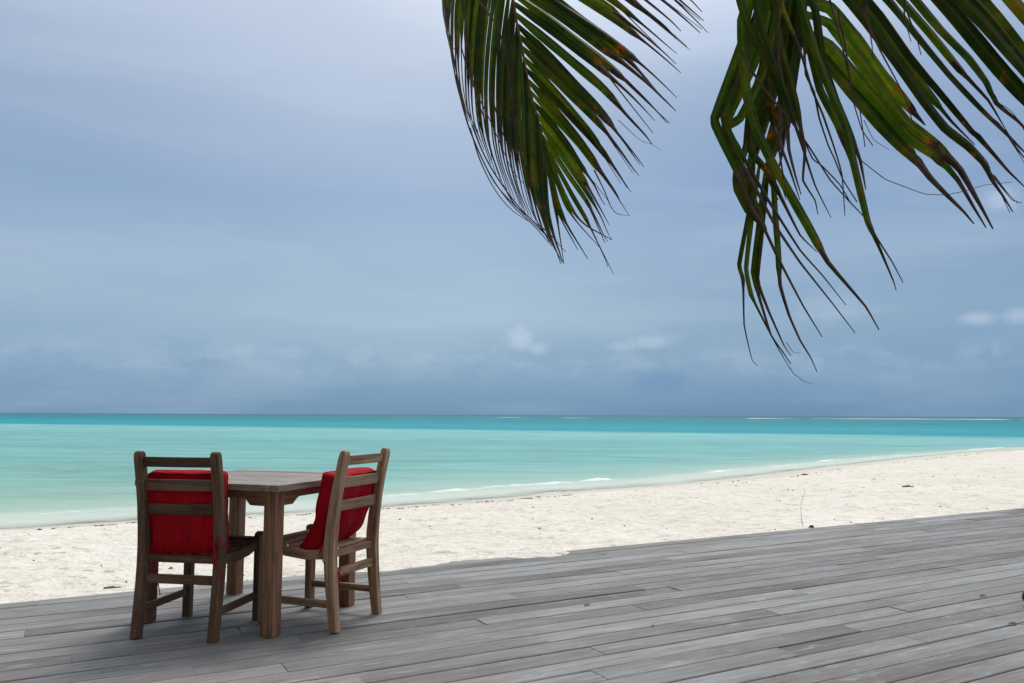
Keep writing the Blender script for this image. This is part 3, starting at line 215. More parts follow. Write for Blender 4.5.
M_TRUNK,_h,_b=mat('palm trunk bark'); _b.inputs['Roughness'].default_value=.85
_o=_h.new('ShaderNodeTexCoord').outputs['Object']
_n=_h.noise(_h.mapv(_o,(5,5,14)),1,5,.65,.4)
_h.put(_b.inputs['Base Color'],_h.ramp(_n,[(.3,(.08,.065,.05,1)),(.7,(.26,.22,.18,1))])); _h.put(_b.inputs['Normal'],_h.bump(_n,.6,.02))

def cloth_mat():
    m,h,b=mat('red cushion fabric')
    g=h.new('ShaderNodeTexCoord').outputs['Object']
    n=h.noise(g,5,4,.6); w=h.noise(g,260,2,.5); st=h.noise(h.mapv(g,(60,60,3)),1,3,.5); cr=h.noise(h.mapv(g,(17,17,3.2)),1,3,.5,.6)
    c=h.ramp(n,[(.3,(.29,.001,.007,1)),(.7,(.46,.003,.012,1))])
    c=h.mix(h.ramp(st,[(.35,.3),(.55,0)]),c,(.15,.001,.004,1))
    h.put(b.inputs['Base Color'],c); b.inputs['Roughness'].default_value=.85; b.inputs['Specular IOR Level'].default_value=.15
    b.inputs['Sheen Weight'].default_value=.05; b.inputs['Sheen Tint'].default_value=(.8,.2,.2,1)
    h.put(b.inputs['Normal'],h.bump(w,.3,.001,h.bump(cr,.7,.012,h.bump(st,.25,.003))))
    return m
M_RED=cloth_mat()
def plain(name,c1,c2,scale=20,rough=.8):
    m,h,b=mat(name); g=h.new('ShaderNodeTexCoord').outputs['Object']
    h.put(b.inputs['Base Color'],h.ramp(h.noise(g,scale,4,.6),[(.3,c1),(.7,c2)])); b.inputs['Roughness'].default_value=rough
    return m
M_DRY=plain('dry leaf',(.13,.06,.025,1),(.32,.16,.07,1),60)
M_WEED=plain('dried seaweed',(.03,.022,.015,1),(.11,.08,.05,1),40)
M_SCRAP=plain('dry scraps',(.10,.065,.04,1),(.26,.18,.11,1),3)
M_TWIG=plain('twig',(.12,.075,.045,1),(.25,.17,.11,1),60)
M_HUSK=plain('coconut husk',(.12,.03,.02,1),(.26,.075,.045,1),30)
M_FOAM=plain('sea foam',(.8,.83,.83,1),(.9,.92,.92,1),2,.6)

# ------------------------------------------------------------------ mesh builders
class MB:
    def __init__(s): s.bm=bmesh.new(); s.gr=s.bm.verts.layers.float_vector.new('gr')
    def rings(s,rings,caps=True,off=None):
        """rings: list of lists of (pos, (u,v,w))"""
        L=[[s.bm.verts.new(p) for p,_ in r] for r in rings]
        o=off or (random.uniform(0,30),random.uniform(0,30),random.uniform(0,30))
        for r,rr in zip(L,rings):
            for v,(p,g) in zip(r,rr): v[s.gr]=(g[0]+o[0],g[1]+o[1],g[2]+o[2])
        n=len(L[0])
        for a,b in zip(L[:-1],L[1:]):
            for i in range(n): s.bm.faces.new((a[i],a[(i+1)%n],b[(i+1)%n],b[i]))
        if caps: s.bm.faces.new(L[0][::-1]); s.bm.faces.new(L[-1])
    def box(s,c,size):
        """axis aligned box, grain along the longest side"""
        ax=max(range(3),key=lambda i:size[i]); o=[i for i in range(3) if i!=ax]
        R_=[]
        for e in (-.5,.5):
            r=[]
            for a,b in ((-.5,-.5),(.5,-.5),(.5,.5),(-.5,.5)):
                p=[0,0,0]; p[ax]=c[ax]+e*size[ax]; p[o[0]]=c[o[0]]+a*size[o[0]]; p[o[1]]=c[o[1]]+b*size[o[1]]
                r.append((tuple(p),(e*size[ax],a*size[o[0]],b*size[o[1]])))
            R_.append(r)
        s.rings(R_)
    def beam(s,path,xw,thick,nrm=None):
        """rectangular section swept along path in the y/z plane; path of (y,z,depth); x width xw about x0"""
        x0,w=xw; R_=[]; L=0
        for i,(y,z,d) in enumerate(path):
            a=path[max(0,i-1)]; b=path[min(len(path)-1,i+1)]
            t=Vector((0,b[0]-a[0],b[1]-a[1])).normalized(); nn=Vector((0,t.z,-t.y))
            if i: L+=math.hypot(y-path[i-1][0],z-path[i-1][1])
            c=Vector((x0,y,z)); r=[]
            for sx,sd in ((-.5,-.5),(.5,-.5),(.5,.5),(-.5,.5)):
                ww=w*(thick[i] if thick else 1)
                r.append((c+Vector((sx*ww,0,0))+nn*sd*d,(L,sx*w,sd*d)))
            R_.append(r)
        s.rings(R_)
    def build(s,name,m,parent=None,bevel=.003,smooth=False,seg=2):
        bmesh.ops.recalc_face_normals(s.bm,faces=s.bm.faces[:])
        me=bpy.data.meshes.new(name); s.bm.to_mesh(me); s.bm.free()
        o=link(name,me,m,parent)
        if smooth:
            for p in me.polygons: p.use_smooth=True
        if bevel:
            b=o.modifiers.new('bevel','BEVEL'); b.width=bevel; b.segments=seg; b.limit_method='ANGLE'; b.angle_limit=R(35)
        return o
def catmull(P,n):
    P=[Vector(p) for p in P]; Q=[P[0]*2-P[1]]+P+[P[-1]*2-P[-2]]; out=[]
    for i in range(len(P)-1):
        a,b,c,d=Q[i:i+4]
        for k in range(n):
            t=k/n; out.append(.5*((2*b)+(c-a)*t+(2*a-5*b+4*c-d)*t*t+(3*b-a-3*c+d)*t**3))
    out.append(P[-1]); return out
def tube(bm,pts,rad,seg=6,up=Vector((0,.3,1))):
    rings=[]
    for i,p in enumerate(pts):
        t=(pts[min(i+1,len(pts)-1)]-pts[max(i-1,0)]).normalized()
        a=t.cross(up)
        if a.length<1e-4: a=t.cross(Vector((1,0,0)))
        a.normalize(); b=t.cross(a); r=rad(i/(len(pts)-1)) if callable(rad) else rad
        rings.append([bm.verts.new(p+(a*math.cos(k/seg*math.tau)+b*math.sin(k/seg*math.tau))*r) for k in range(seg)])
    for A,B in zip(rings[:-1],rings[1:]):
        for k in range(seg): bm.faces.new((A[k],A[(k+1)%seg],B[(k+1)%seg],B[k]))
    bm.faces.new(rings[0][::-1]); bm.faces.new(rings[-1])
def tube_obj(name,pts,rad,m,parent=None,seg=6,n=6):
    bm=bmesh.new(); tube(bm,catmull(pts,n),rad,seg); me=bpy.data.meshes.new(name); bm.to_mesh(me); bm.free()
    for p in me.polygons: p.use_smooth=True
    return link(name,me,m,parent)

# ------------------------------------------------------------------ deck
VP=math.atan2(.875,.485)      # boards run 61 degrees right of straight ahead
DA=R(90)-VP                   # rotation of the deck's long axis
EDGE=5.60
def to_world(a,q): # a along boards, q across (towards the sea)
    c,s=math.cos(DA),math.sin(DA); return Vector((a*c-q*s,a*s+q*c,0))
def make_deck():
    bm=bmesh.new(); gr=bm.verts.layers.float_vector.new('gr'); tn=bm.verts.layers.float.new('tone'); tt=bm.verts.layers.float.new('tint')
    pitch=.146; q=EDGE; rr=random.Random(4); row=0
    while q>-3.2:
        a=-9+rr.uniform(-3,0); 
        while a<26:
            L=rr.choice([1.6,2.4,2.4,3.2,3.2,4.0]); a1=min(a+L,26)
            tone=min(1,max(0,rr.gauss(.5,.27))); tint=max(0,rr.gauss(.15,.35)); o=[rr.uniform(0,50) for _ in range(3)]
            w=pitch-.0078+rr.uniform(-.0015,.001); z=rr.uniform(-.0022,.0022); cup=rr.uniform(-.001,.002); skew=rr.uniform(-.0018,.0018)
            n=max(2,int((a1-a)/.4)); b=.004; prev=None; xs=[a+.0006+(a1-a-.0012)*i/n for i in range(n+1)]
            ph=rr.uniform(0,9)
            for i,x in enumerate(xs):
                wz=.0012*noise.noise(Vector((x*.8+ph,row*3.1,0)))
                wy=.0016*noise.noise(Vector((x*.7+ph,row*2.1,5)))+skew*(i/n-.5)
                end=b*.3 if i in (0,n) else 0
                sec=[(-w/2,-.028),(-w/2,-b),(-w/2+b,0),(0,cup),(w/2-b,0),(w/2,-b),(w/2,-.028)]
                ring=[]
                for (yy,zz) in sec:
                    v=bm.verts.new((x,q-pitch/2+yy+wy,zz+z+wz-(end*.6 if zz>-.02 else 0)))
                    v[gr]=(x+o[0],yy+o[1],zz+o[2]); v[tn]=tone; v[tt]=tint; ring.append(v)
                if prev:
                    for k in range(6): bm.faces.new((prev[k],prev[k+1],ring[k+1],ring[k]))
                else: bm.faces.new(ring)
                prev=ring
            bm.faces.new(prev[::-1]); a=a1
        q-=pitch; row+=1
    bmesh.ops.recalc_face_normals(bm,faces=bm.faces[:])
    me=bpy.data.meshes.new('deck'); bm.to_mesh(me); bm.free()
    o=link('deck',me,M_DECK); o.rotation_euler=(0,0,DA); tag(o,kind='structure')
    # joists under the boards
    mb=MB(); a=-8.8
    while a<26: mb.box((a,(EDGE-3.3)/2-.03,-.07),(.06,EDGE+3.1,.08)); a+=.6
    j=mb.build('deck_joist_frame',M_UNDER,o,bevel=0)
make_deck()

# ------------------------------------------------------------------ beach and water
WL=-.6
SH=[(-60,-17),(-40,-6),(-24,2.4),(-14,7.4),(-7.45,11.86),(-6.03,12.8),(-4.3,13.6),(-2.11,14.98),(-.65,16.18),(1.07,17.68),(3.1,19.35),(5.6,21.5),(9.1,25.4),(14.1,30.8),(18.2,35.1),(23.0,39.6),(29,44),(40,50),(60,62),(90,88),(130,130)]
SP=catmull([(x,y,0) for x,y in SH],10)
def sdist(x,y):
    best=1e9;sg=1
    for a,b in zip(SP[:-1],SP[1:]):
        dx,dy=b.x-a.x,b.y-a.y; L=dx*dx+dy*dy
        t=max(0,min(1,((x-a.x)*dx+(y-a.y)*dy)/L)); ex,ey=x-a.x-t*dx,y-a.y-t*dy; D=ex*ex+ey*ey
        if D<best: best=D; sg=1 if dx*ey-dy*ex>0 else -1
    return sg*math.sqrt(best)      # positive to seaward
def sand_z(x,y,q,a):
    d=-sdist(x,y)                  # inland distance from the waterline
    if q<EDGE:
        k=math.exp(-((a-2.05)/.42)**2)*.30+math.exp(-((a-3.38)/.30)**2)*.36+math.exp(-((a-2.75)/.5)**2)*.14+.05*noise.noise(Vector((a*2.2,4,0)))
        u=EDGE-q; z=-.012+.07*(k-u)+.004*noise.noise(Vector((a*9,q*9,0)))
        return max(-.45,min(z,.02) if u<.5 else -.45)
    land=max(0,q-EDGE)
    if d<=0: z=WL+.06*d if d>-30 else WL-1.8
    else:
        t=land/(land+d+1e-6); t=max(0,min(1,t))
        z=(-.03)*(1-t)+WL*t
        z+=.10*math.sin(math.pi*min(1,max(0,t)))*(1 if t>.2 else t/.2)
    fade=min(1,max(0,d/2.5))
    z+=fade*(.036*noise.noise(Vector((x*1.1,y*1.1,0)))+.036*noise.noise(Vector((x*2.8,y*2.8,7)))+.018*noise.noise(Vector((x*8,y*8,3))))
    # the sand tongue that spills over the edge of the boards
    k=math.exp(-((a-3.38)/.45)**2)*.04+math.exp(-((a-2.1)/.6)**2)*.04+.010*noise.noise(Vector((a*1.2,4,0)))
    z+=k*math.exp(-(land/.5)**2)
    if land<.35: z=max(z,-.035) if z<-.035 else z
    return z
def make_sand():
    qs=[-60,-25,-8,0,EDGE-.9,EDGE-.55]; q=EDGE-.45
    st=.045
    while q<70: qs.append(q); st=min(2.0,st*1.028); q+=st
    as_=[]; a=-60
    while a<150:
        as_.append(a); c=abs(a-3)
        a+=.07 if c<5 else (.07+.02*(c-5) if c<60 else 1.5)
    nq=len(qs); V=[];wet=[]
    for a in as_:
        for q in qs:
            p=to_world(a,q); z=sand_z(p.x,p.y,q,a); V.append((p.x,p.y,z))
            if q>EDGE+3:
                d=-sdist(p.x,p.y); n_=noise.noise(Vector((p.x*.5,p.y*.5,2)))*.5
                wet.append(max(0,min(1,(1.15+n_-d)/.35)))
            else: wet.append(0)
    F=[]
    for i in range(len(as_)-1):
        for j in range(nq-1):
            k=i*nq+j; F.append((k,k+nq,k+nq+1,k+1))
    # far skirt so that the land runs on beyond the frame
    me=bpy.data.meshes.new('beach'); me.from_pydata(V,[],F); me.update()
    at=me.attributes.new('wet','FLOAT','POINT'); at.data.foreach_set('value',wet)
    for p in me.polygons: p.use_smooth=True
    bm=bmesh.new(); bm.from_mesh(me); bmesh.ops.recalc_face_normals(bm,faces=bm.faces[:])
    bm.to_mesh(me); bm.free()
    if me.polygons[0].normal.z<0: me.flip_normals()
    return tag(link('beach',me,M_SAND),kind='structure')
make_sand()
def make_water():
    pts=SP; S=[]
    for a,b in zip(pts[:-1],pts[1:]):
        L=(b-a).length; mid=(a+b)/2; step=.22 if abs(mid.x)<28 and mid.y<48 else 1.5
        n=max(1,int(L/step))
        for k in range(n): S.append(a.lerp(b,k/n))
    S.append(pts[-1])
    ds=[-1.2,-.8,-.5,-.25,0]; d=.1
    while d<3.6: ds.append(d); d+=.07
    while d<45000: ds.append(d); d*=1.16
    ds.append(60000)
    V=[];sh=[];fo=[]; n=len(S)
    acc=[0]
    for i in range(1,n): acc.append(acc[-1]+(S[i]-S[i-1]).length)
    # arc position at x=0
    s0=acc[min(range(n),key=lambda i:abs(S[i].x))]
    for i,p in enumerate(S):
        t=i/(n-1); s=acc[i]-s0
        az=R(-88)+ (R(58)-R(-88))*min(1,max(0,(s+75)/ (acc[-1]-s0+75)))
        az=R(-34)+ (s/60)*R(40) if abs(s)<60 else az
        az=max(R(-95),min(R(50),R(-34)+math.atan(s/38)*1.35))
        dr=Vector((math.sin(az),math.cos(az),0))
        nz=lambda k,f:noise.noise(Vector((s*f,k,0)))
        edge=.30*nz(1,.35)+.12*nz(9,1.3)
        crest=1.5+.35*nz(3,.12)+.22*nz(4,.7)
        cs=max(0,min(1,.22+.35*nz(15,2.7)+1.3*nz(6,.16)+1.0*nz(7,.5)+.5*nz(8,1.3)))
        if -3.5<s<4.6: cs=max(cs,1.0-.10*(4.6-s)+.6*nz(8,1.1)+.3*nz(8,3.1))
        if s>4.6 and s<6: cs*=.25
        if s<-6.5: cs*=.4
        for d in ds:
            dd=d+edge*max(0,1-d/3) if d>-.3 else d
            P=p+dr*dd
            c2=crest*(1.25)
            ridge=.06*cs*math.exp(-((d-c2)/.2)**2)*(1 if d>c2 else 1)
            z=WL+ridge+.012*nz(11+d*.7,.4)*(1 if .3<d<40 else 0)-.02*(1 if d<0 else 0)
            if d<=0: z=WL-.03+d*.08
            V.append((P.x,P.y,z)); sh.append(d if d<4000 else 4000)
            f=(.25+.75*cs)*math.exp(-((d-c2+.05)/.16)**2)+ (.55+.35*nz(5,.3))*math.exp(-((d-.12)/.22)**2) + (.30+.15*nz(21,.9))*math.exp(-((d-c2*.5)/.55)**2)
            if 3<d<9: f+=.0
            # reef break on the horizon
            fo.append(max(0,min(1.2,f)))
    m=len(ds); F=[]
    for i in range(n-1):
        for j in range(m-1):
            k=i*m+j; F.append((k,k+m,k+m+1,k+1))
    me=bpy.data.meshes.new('sea'); me.from_pydata(V,[],F); me.update()
    a1=me.attributes.new('shore','FLOAT','POINT'); a1.data.foreach_set('value',sh)
    a2=me.attributes.new('foam','FLOAT','POINT'); a2.data.foreach_set('value',fo)
    for p in me.polygons: p.use_smooth=True
    if sum(p.normal.z for p in me.polygons)<0: me.flip_normals()
    return tag(link('sea',me,M_WATER),kind='structure')
make_water()
def make_surf():
    bm=bmesh.new(); rr=random.Random(8)
    def ridge(x0,x1,y,h,w):
        n=max(6,int((x1-x0)/4)); prev=None
        for i in range(n+1):
            t=i/n; x=x0+(x1-x0)*t; e=math.sin(math.pi*t)**.4
            k=max(.05,.55+.9*noise.noise(Vector((x*.03,y,0))))*e
            yy=y+3*noise.noise(Vector((x*.01,y,5)))
            ring=[bm.verts.new((x,yy+a*w,WL-.03+h*k*b)) for a,b in ((-.5,0),(-.25,.7),(0,1),(.3,.6),(.6,0))]
            if prev:
                for j in range(4): bm.faces.new((prev[j],prev[j+1],ring[j+1],ring[j]))
            prev=ring
    ridge(196,330,530,.42,5); ridge(345,400,540,.3,4); ridge(150,185,520,.28,4); ridge(30,52,500,.25,4); ridge(82,96,505,.22,4); ridge(-14,8,540,.25,4)
    ridge(390,480,620,.3,5)
    me=bpy.data.meshes.new('reef_surf'); bmesh.ops.recalc_face_normals(bm,faces=bm.faces[:]); bm.to_mesh(me); bm.free()
    for p in me.polygons: p.use_smooth=True
    return tag(link('reef_surf',me,M_FOAM),'broken white lines of surf on the reef just below the horizon','surf',kind='stuff')
make_surf()

# ------------------------------------------------------------------ furniture
def cyl_round_top(mb): pass
CW,CD=.41,.41
def make_chair(loc,rz,wood,label):
    root=empty('wooden_chair',loc,rz); tag(root,label,'chair','wooden chairs at the table')
    pw=.042
    prof=[(-.034,0,.046),(-.020,.12,.050),(-.005,.26,.056),(.002,.36,.060),(.002,.44,.060),(-.006,.54,.056),(-.022,.66,.050),(-.043,.77,.047),(-.066,.875,.046),(-.0715,.898,.040),(-.0745,.910,.027),(-.0755,.914,.012)]
    def py(z):
        for a,b in zip(prof[:-1],prof[1:]):
            if a[1]<=z<=b[1]: return a[0]+(b[0]-a[0])*(z-a[1])/(b[1]-a[1])
        return prof[-1][0]
    for sx in (-1,1):
        mb=MB(); mb.beam(prof,(sx*CW/2,pw),[1]*8+[1,1,.97,.9]); mb.build('back_post',wood,root,.004)
        mb=MB(); fl=[(CD,0,.042),(CD,.2,.044),(CD,.40,.048),(CD,.452,.048),(CD,.464,.036),(CD,.467,.02)]
        mb.beam(fl,(sx*CW/2,.042),[1,1,1,1,.85,.6]); mb.build('front_leg',wood,root,.004)
        mb=MB(); mb.beam([(.028,.382,.044),(.14,.375,.05),(.27,.386,.05),(CD-.022,.412,.048)],(sx*CW/2,.026),None); mb.build('side_rail',wood,root)
        mb=MB(); mb.beam([(py(.14)+.024,.135,.036),(CD-.021,.135,.036)],(sx*CW/2,.022),None); mb.build('stretcher',wood,root)
    mb=MB(); mb.box((0,py(.285),.285),(CW-pw,.022,.044)); mb.build('stretcher',wood,root)
    mb=MB(); mb.box((0,py(.4)+.004,.383),(CW-pw,.026,.036)); mb.build('back_rail',wood,root)
    mb=MB(); mb.box((0,CD,.412),(CW-.042,.026,.05)); mb.build('front_rail',wood,root)
    # seat: five slats in a shallow dish
    mb=MB(); n=6
    for i in range(n):
        y=.052+(CD-.06)*(i+.0)/(n-1)*.93; z=.408-.008*math.sin(math.pi*i/(n-1))+.026*(i/(n-1))**2
        mb.box((0,y,z),(CW-.028 if 0<i else CW-.05,.055,.016))
    mb.build('seat',wood,root,.003)
    # back slats, gently curved
    for zc,hh in ((.862,.050),(.748,.056),(.628,.056)):
        mb=MB(); R_=[]; n=8; y0=py(zc)+.004; sl=(py(zc+.03)-py(zc-.03))/.06
        for i in range(n+1):
            t=i/n*2-1; x=t*(CW/2-pw/2+.001); y=y0-.010*(1-t*t)
            R_.append([((x,y+sy*.009+sz*hh*sl,zc+sz*hh),(x,sy*.018,sz*hh)) for sy,sz in ((-1,-.5),(1,-.5),(1,.5),(-1,.5))])
        mb.rings(R_); mb.build('back_slat',wood,root,.003)
    return root,py
def cushion(parent_loc,rz,pos,tilt,yaw,roll,label,slump,seed,ties,size=(.43,.085,.425),far=.12):
    """box cushion, local x width, y thickness, z height, standing on its lower edge"""
    root=empty('red_cushion',parent_loc,rz); tag(root,label,'cushion','red cushions on the chairs')
    Wd,T,Hh=size; bm=bmesh.new(); nx,ny,nz=26,5,26
    def f(u,v,w): # u,v,w in -1..1 surface of a cube
        x,y,z=u*Wd/2,v*T/2,w*Hh/2
        # rounded corners in the face plane
        k=far if (u>0 and w<0) else .11; ex,ez=max(0,abs(u)-(1-k)),max(0,abs(w)-(1-k))
        if ex>0 and ez>0:
            L=math.hypot(ex,ez); s=min(1,k/L); x=math.copysign((1-k+ex*s),u)*Wd/2; z=math.copysign((1-k+ez*s),w)*Hh/2
        side=max(abs(u),abs(w))
        puff=1+.38*(1-u**4)*(1-w**4)
        y*=puff
        x*=1-.035*(1-v*v)*0+.0; 
        # sides bulge
        if side>.999: 
            b=.012*(1-v*v); x+=math.copysign(b,u)*(abs(u)>.999); z+=math.copysign(b,w)*(abs(w)>.999)
        # waist and sag
        x*=1-.025*(1-w*w)
        z-= .012*(1-u*u)*(w<0)*abs(w)
        # folds running up from the lower edge
        fr=max(0,1-(w+1)/1.35)
        fe=min(1,(w+1)*4.5); fold=fe*noise.noise(Vector((u*5.0+seed,w*.9,1)))*.022*(.25+fr)+fe*noise.noise(Vector((u*11+seed,w*1.2,4)))*.007*(.3+fr)+noise.noise(Vector((u*2.0,w*2.2,seed)))*.012
        y+=math.copysign(1,v)*fold if abs(v)>.5 else 0
        if side>.9: z+=.004*noise.noise(Vector((u*2,v*2,seed+w)))
        # slump
        sl=slump; bend=max(0,(-w-.1))
        y+=sl*bend*bend*(.8+.2*u)
        z-=sl*.25*bend*bend
        return Vector((x,y,z+Hh/2))
    verts={}
    def vv(i,j,k):
        key=(i,j,k)
        if key not in verts: verts[key]=bm.verts.new(f(i/nx*2-1,j/ny*2-1,k/nz*2-1))
        return verts[key]
    for i in range(nx):
        for k in range(nz):
            for j in (0,ny): bm.faces.new((vv(i,j,k),vv(i+1,j,k),vv(i+1,j,k+1),vv(i,j,k+1)))
        for j in range(ny):
            for k in (0,nz): bm.faces.new((vv(i,j,k),vv(i+1,j,k),vv(i+1,j+1,k),vv(i,j+1,k)))
    for k in range(nz):
        for j in range(ny):
            for i in (0,nx): bm.faces.new((vv(i,j,k),vv(i,j+1,k),vv(i,j+1,k+1),vv(i,j,k+1)))
    bmesh.ops.recalc_face_normals(bm,faces=bm.faces[:])
    me=bpy.data.meshes.new('cushion_body'); bm.to_mesh(me); bm.free()
    for p in me.polygons: p.use_smooth=True
    Mx=Matrix.Translation(pos)@Matrix.Rotation(yaw,4,'Z')@Matrix.Rotation(tilt,4,'X')@Matrix.Rotation(roll,4,'Y')
    me.transform(Mx)
    b=link('cushion_body',me,M_RED,root); s=b.modifiers.new('sub','SUBSURF'); s.levels=1; s.render_levels=1
    # piping round both faces
    bm=bmesh.new()
    for v in (-1,1):
        loop=[]; n=44
        seq=[(-1+2*i/n,-1) for i in range(n)]+[(1,-1+2*i/n) for i in range(n)]+[(1-2*i/n,1) for i in range(n)]+[(-1,1-2*i/n) for i in range(n)]
        for u,w in seq: loop.append(Mx@(f(u*1.0,v,w)+Vector((0,v*.001,0))))
        loop.append(loop[0]); tube(bm,loop,.0042,5)
    me=bpy.data.meshes.new('piping'); bm.to_mesh(me); bm.free()
    for p in me.polygons: p.use_smooth=True
    link('piping',me,M_RED,root)
    for t in ties: tube_obj('tie',t,.0028,M_RED,root,5,5)
    return root
LC=((-1.634,4.046,0),-.171); RC=((-.849,4.371,0),1.201)
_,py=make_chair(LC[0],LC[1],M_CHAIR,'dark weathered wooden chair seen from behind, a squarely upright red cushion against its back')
make_chair(RC[0],RC[1],M_CHAIR_LIT,'lighter brown wooden chair turned three quarters, its red cushion slumped forward off the back')
X=CW/2
bow=lambda sx,z:[[(sx*X-.0,-.035,z),(sx*X+.026,-.034,z-.004),(sx*X+.030,.0,z),(sx*X+.026,.034,z+.002),(sx*X,.04,z)],
 [(sx*X,-.036,z),(sx*X-.03,-.04,z+.022),(sx*X-.034,-.038,z+.006),(sx*X,-.037,z)],[(sx*X,-.036,z),(sx*X+.012,-.042,z+.04),(sx*X+.026,-.04,z+.045),(sx*X,-.037,z)],
 [(sx*X,-.037,z),(sx*X+.006,-.045,z-.05),(sx*X+.022,-.045,z-.1),(sx*X+.04,-.03,z-.16)],[(sx*X,-.037,z),(sx*X-.004,-.045,z-.04),(sx*X+.004,-.045,z-.09)]]
cushion(LC[0],LC[1],(.003,.058,.409),R(5.5),0,0,'upright red cushion with vertical creases leaning on the dark chair at the left',.02,3,
  bow(1,.455)+[[(-X+.03,.02,.43),(-X+.045,.01,.37),(-X+.06,.02,.30),(-X+.085,.02,.20)],[(-X+.03,.02,.43),(-X+.04,.0,.36),(-X+.065,.01,.29),(-X+.065,.01,.18)]],size=(.385,.085,.40))
cushion(RC[0],RC[1],(-.006,.098,.415),R(13),R(1),R(-1.5),'slumped red cushion with rounded lower corner on the lighter chair at the right',.10,9,
  [[(-X-.005,.05,.44),(-X-.03,.04,.40),(-X-.03,.03,.36),(-X-.02,.02,.34)],[(-X-.005,.05,.44),(-X-.02,.05,.41),(-X-.028,.06,.375)],
   [(-X+.03,-.02,.30),(-X+.045,-.03,.315),(-X+.03,-.035,.285),(-X+.05,-.03,.27)],[(-X+.035,-.02,.29),(-X+.022,-.035,.26),(-X+.026,-.03,.235)],[(-X+.03,-.025,.30),(-X+.02,-.045,.27),(-X+.032,-.04,.25)]],size=(.40,.085,.385),far=.34)

def make_table():
    L,Wt=.789,.703          # leg centres
    # local x runs from the near leg to the right hand leg, y towards the left hand leg
    root=empty('wooden_table',(-1.196,4.095,0),1.22); tag(root,'square weathered wooden table with thick legs standing between the two chairs','table')
    w=.072; s=w/2
    for x in (0,Wt):
        for y in (0,L):
            mb=MB(); mb.box((x,y,.3585),(w,w,.717)); mb.build('leg',M_TABLE,root,.004)
    def apron(p0,p1,ax):
        # board with deeper ends that curve up to a thin middle
        n=24; top=.717; mb=MB(); R_=[]; ln=p1-p0
        for i in range(n+1):
            t=i/n; u=t*ln; e=min(u,ln-u); k=max(0,min(1,(e-.085)/.035)); dep=.078-.034*(k*k*(3-2*k))
            R_.append((u,dep))
        return R_,top
    def ap(ax,a0,a1,c,nm='apron'):
        prof,top=apron(a0,a1,ax); mb=MB(); rr=[]
        for u,dep in prof:
            r=[]
            for dx,z in ((-.011,top-dep),(.011,top-dep),(.011,top),(-.011,top)):
                p=(a0+u,c+dx,z) if ax==0 else (c+dx,a0+u,z); r.append((p,(u,dx,z)))
            rr.append(r)
        mb.rings(rr); mb.build(nm,M_TABLE,root,.002)
    ap(0,s,Wt-s,-s+.016); ap(0,s,Wt-s,L+s-.016); ap(1,s,L-s,-s+.016); ap(1,s,L-s,Wt+s-.016)
    # top: planks inside a frame
    oh=.085; x0,x1,y0,y1=-oh,Wt+oh,-oh,L+.037; fw=.085; th=.032; zc=.750-th/2
    mb=MB()
    mb.box(((x0+x1)/2,y0+fw/2,zc),(x1-x0,fw,th)); mb.box(((x0+x1)/2,y1-fw/2,zc),(x1-x0,fw,th))
    mb.box((x0+fw/2,(y0+y1)/2,zc),(fw,y1-y0-2*fw-.002,th)); mb.box((x1-fw/2,(y0+y1)/2,zc),(fw,y1-y0-2*fw-.002,th))
    n=7; iw=(x1-x0-2*fw)/n
    for i in range(n): mb.box((x0+fw+iw*(i+.5),(y0+y1)/2,zc-.001),(iw-.004,y1-y0-2*fw-.003,th-.002))
    mb.build('table_top',M_TOP,root,.0025)
make_table()

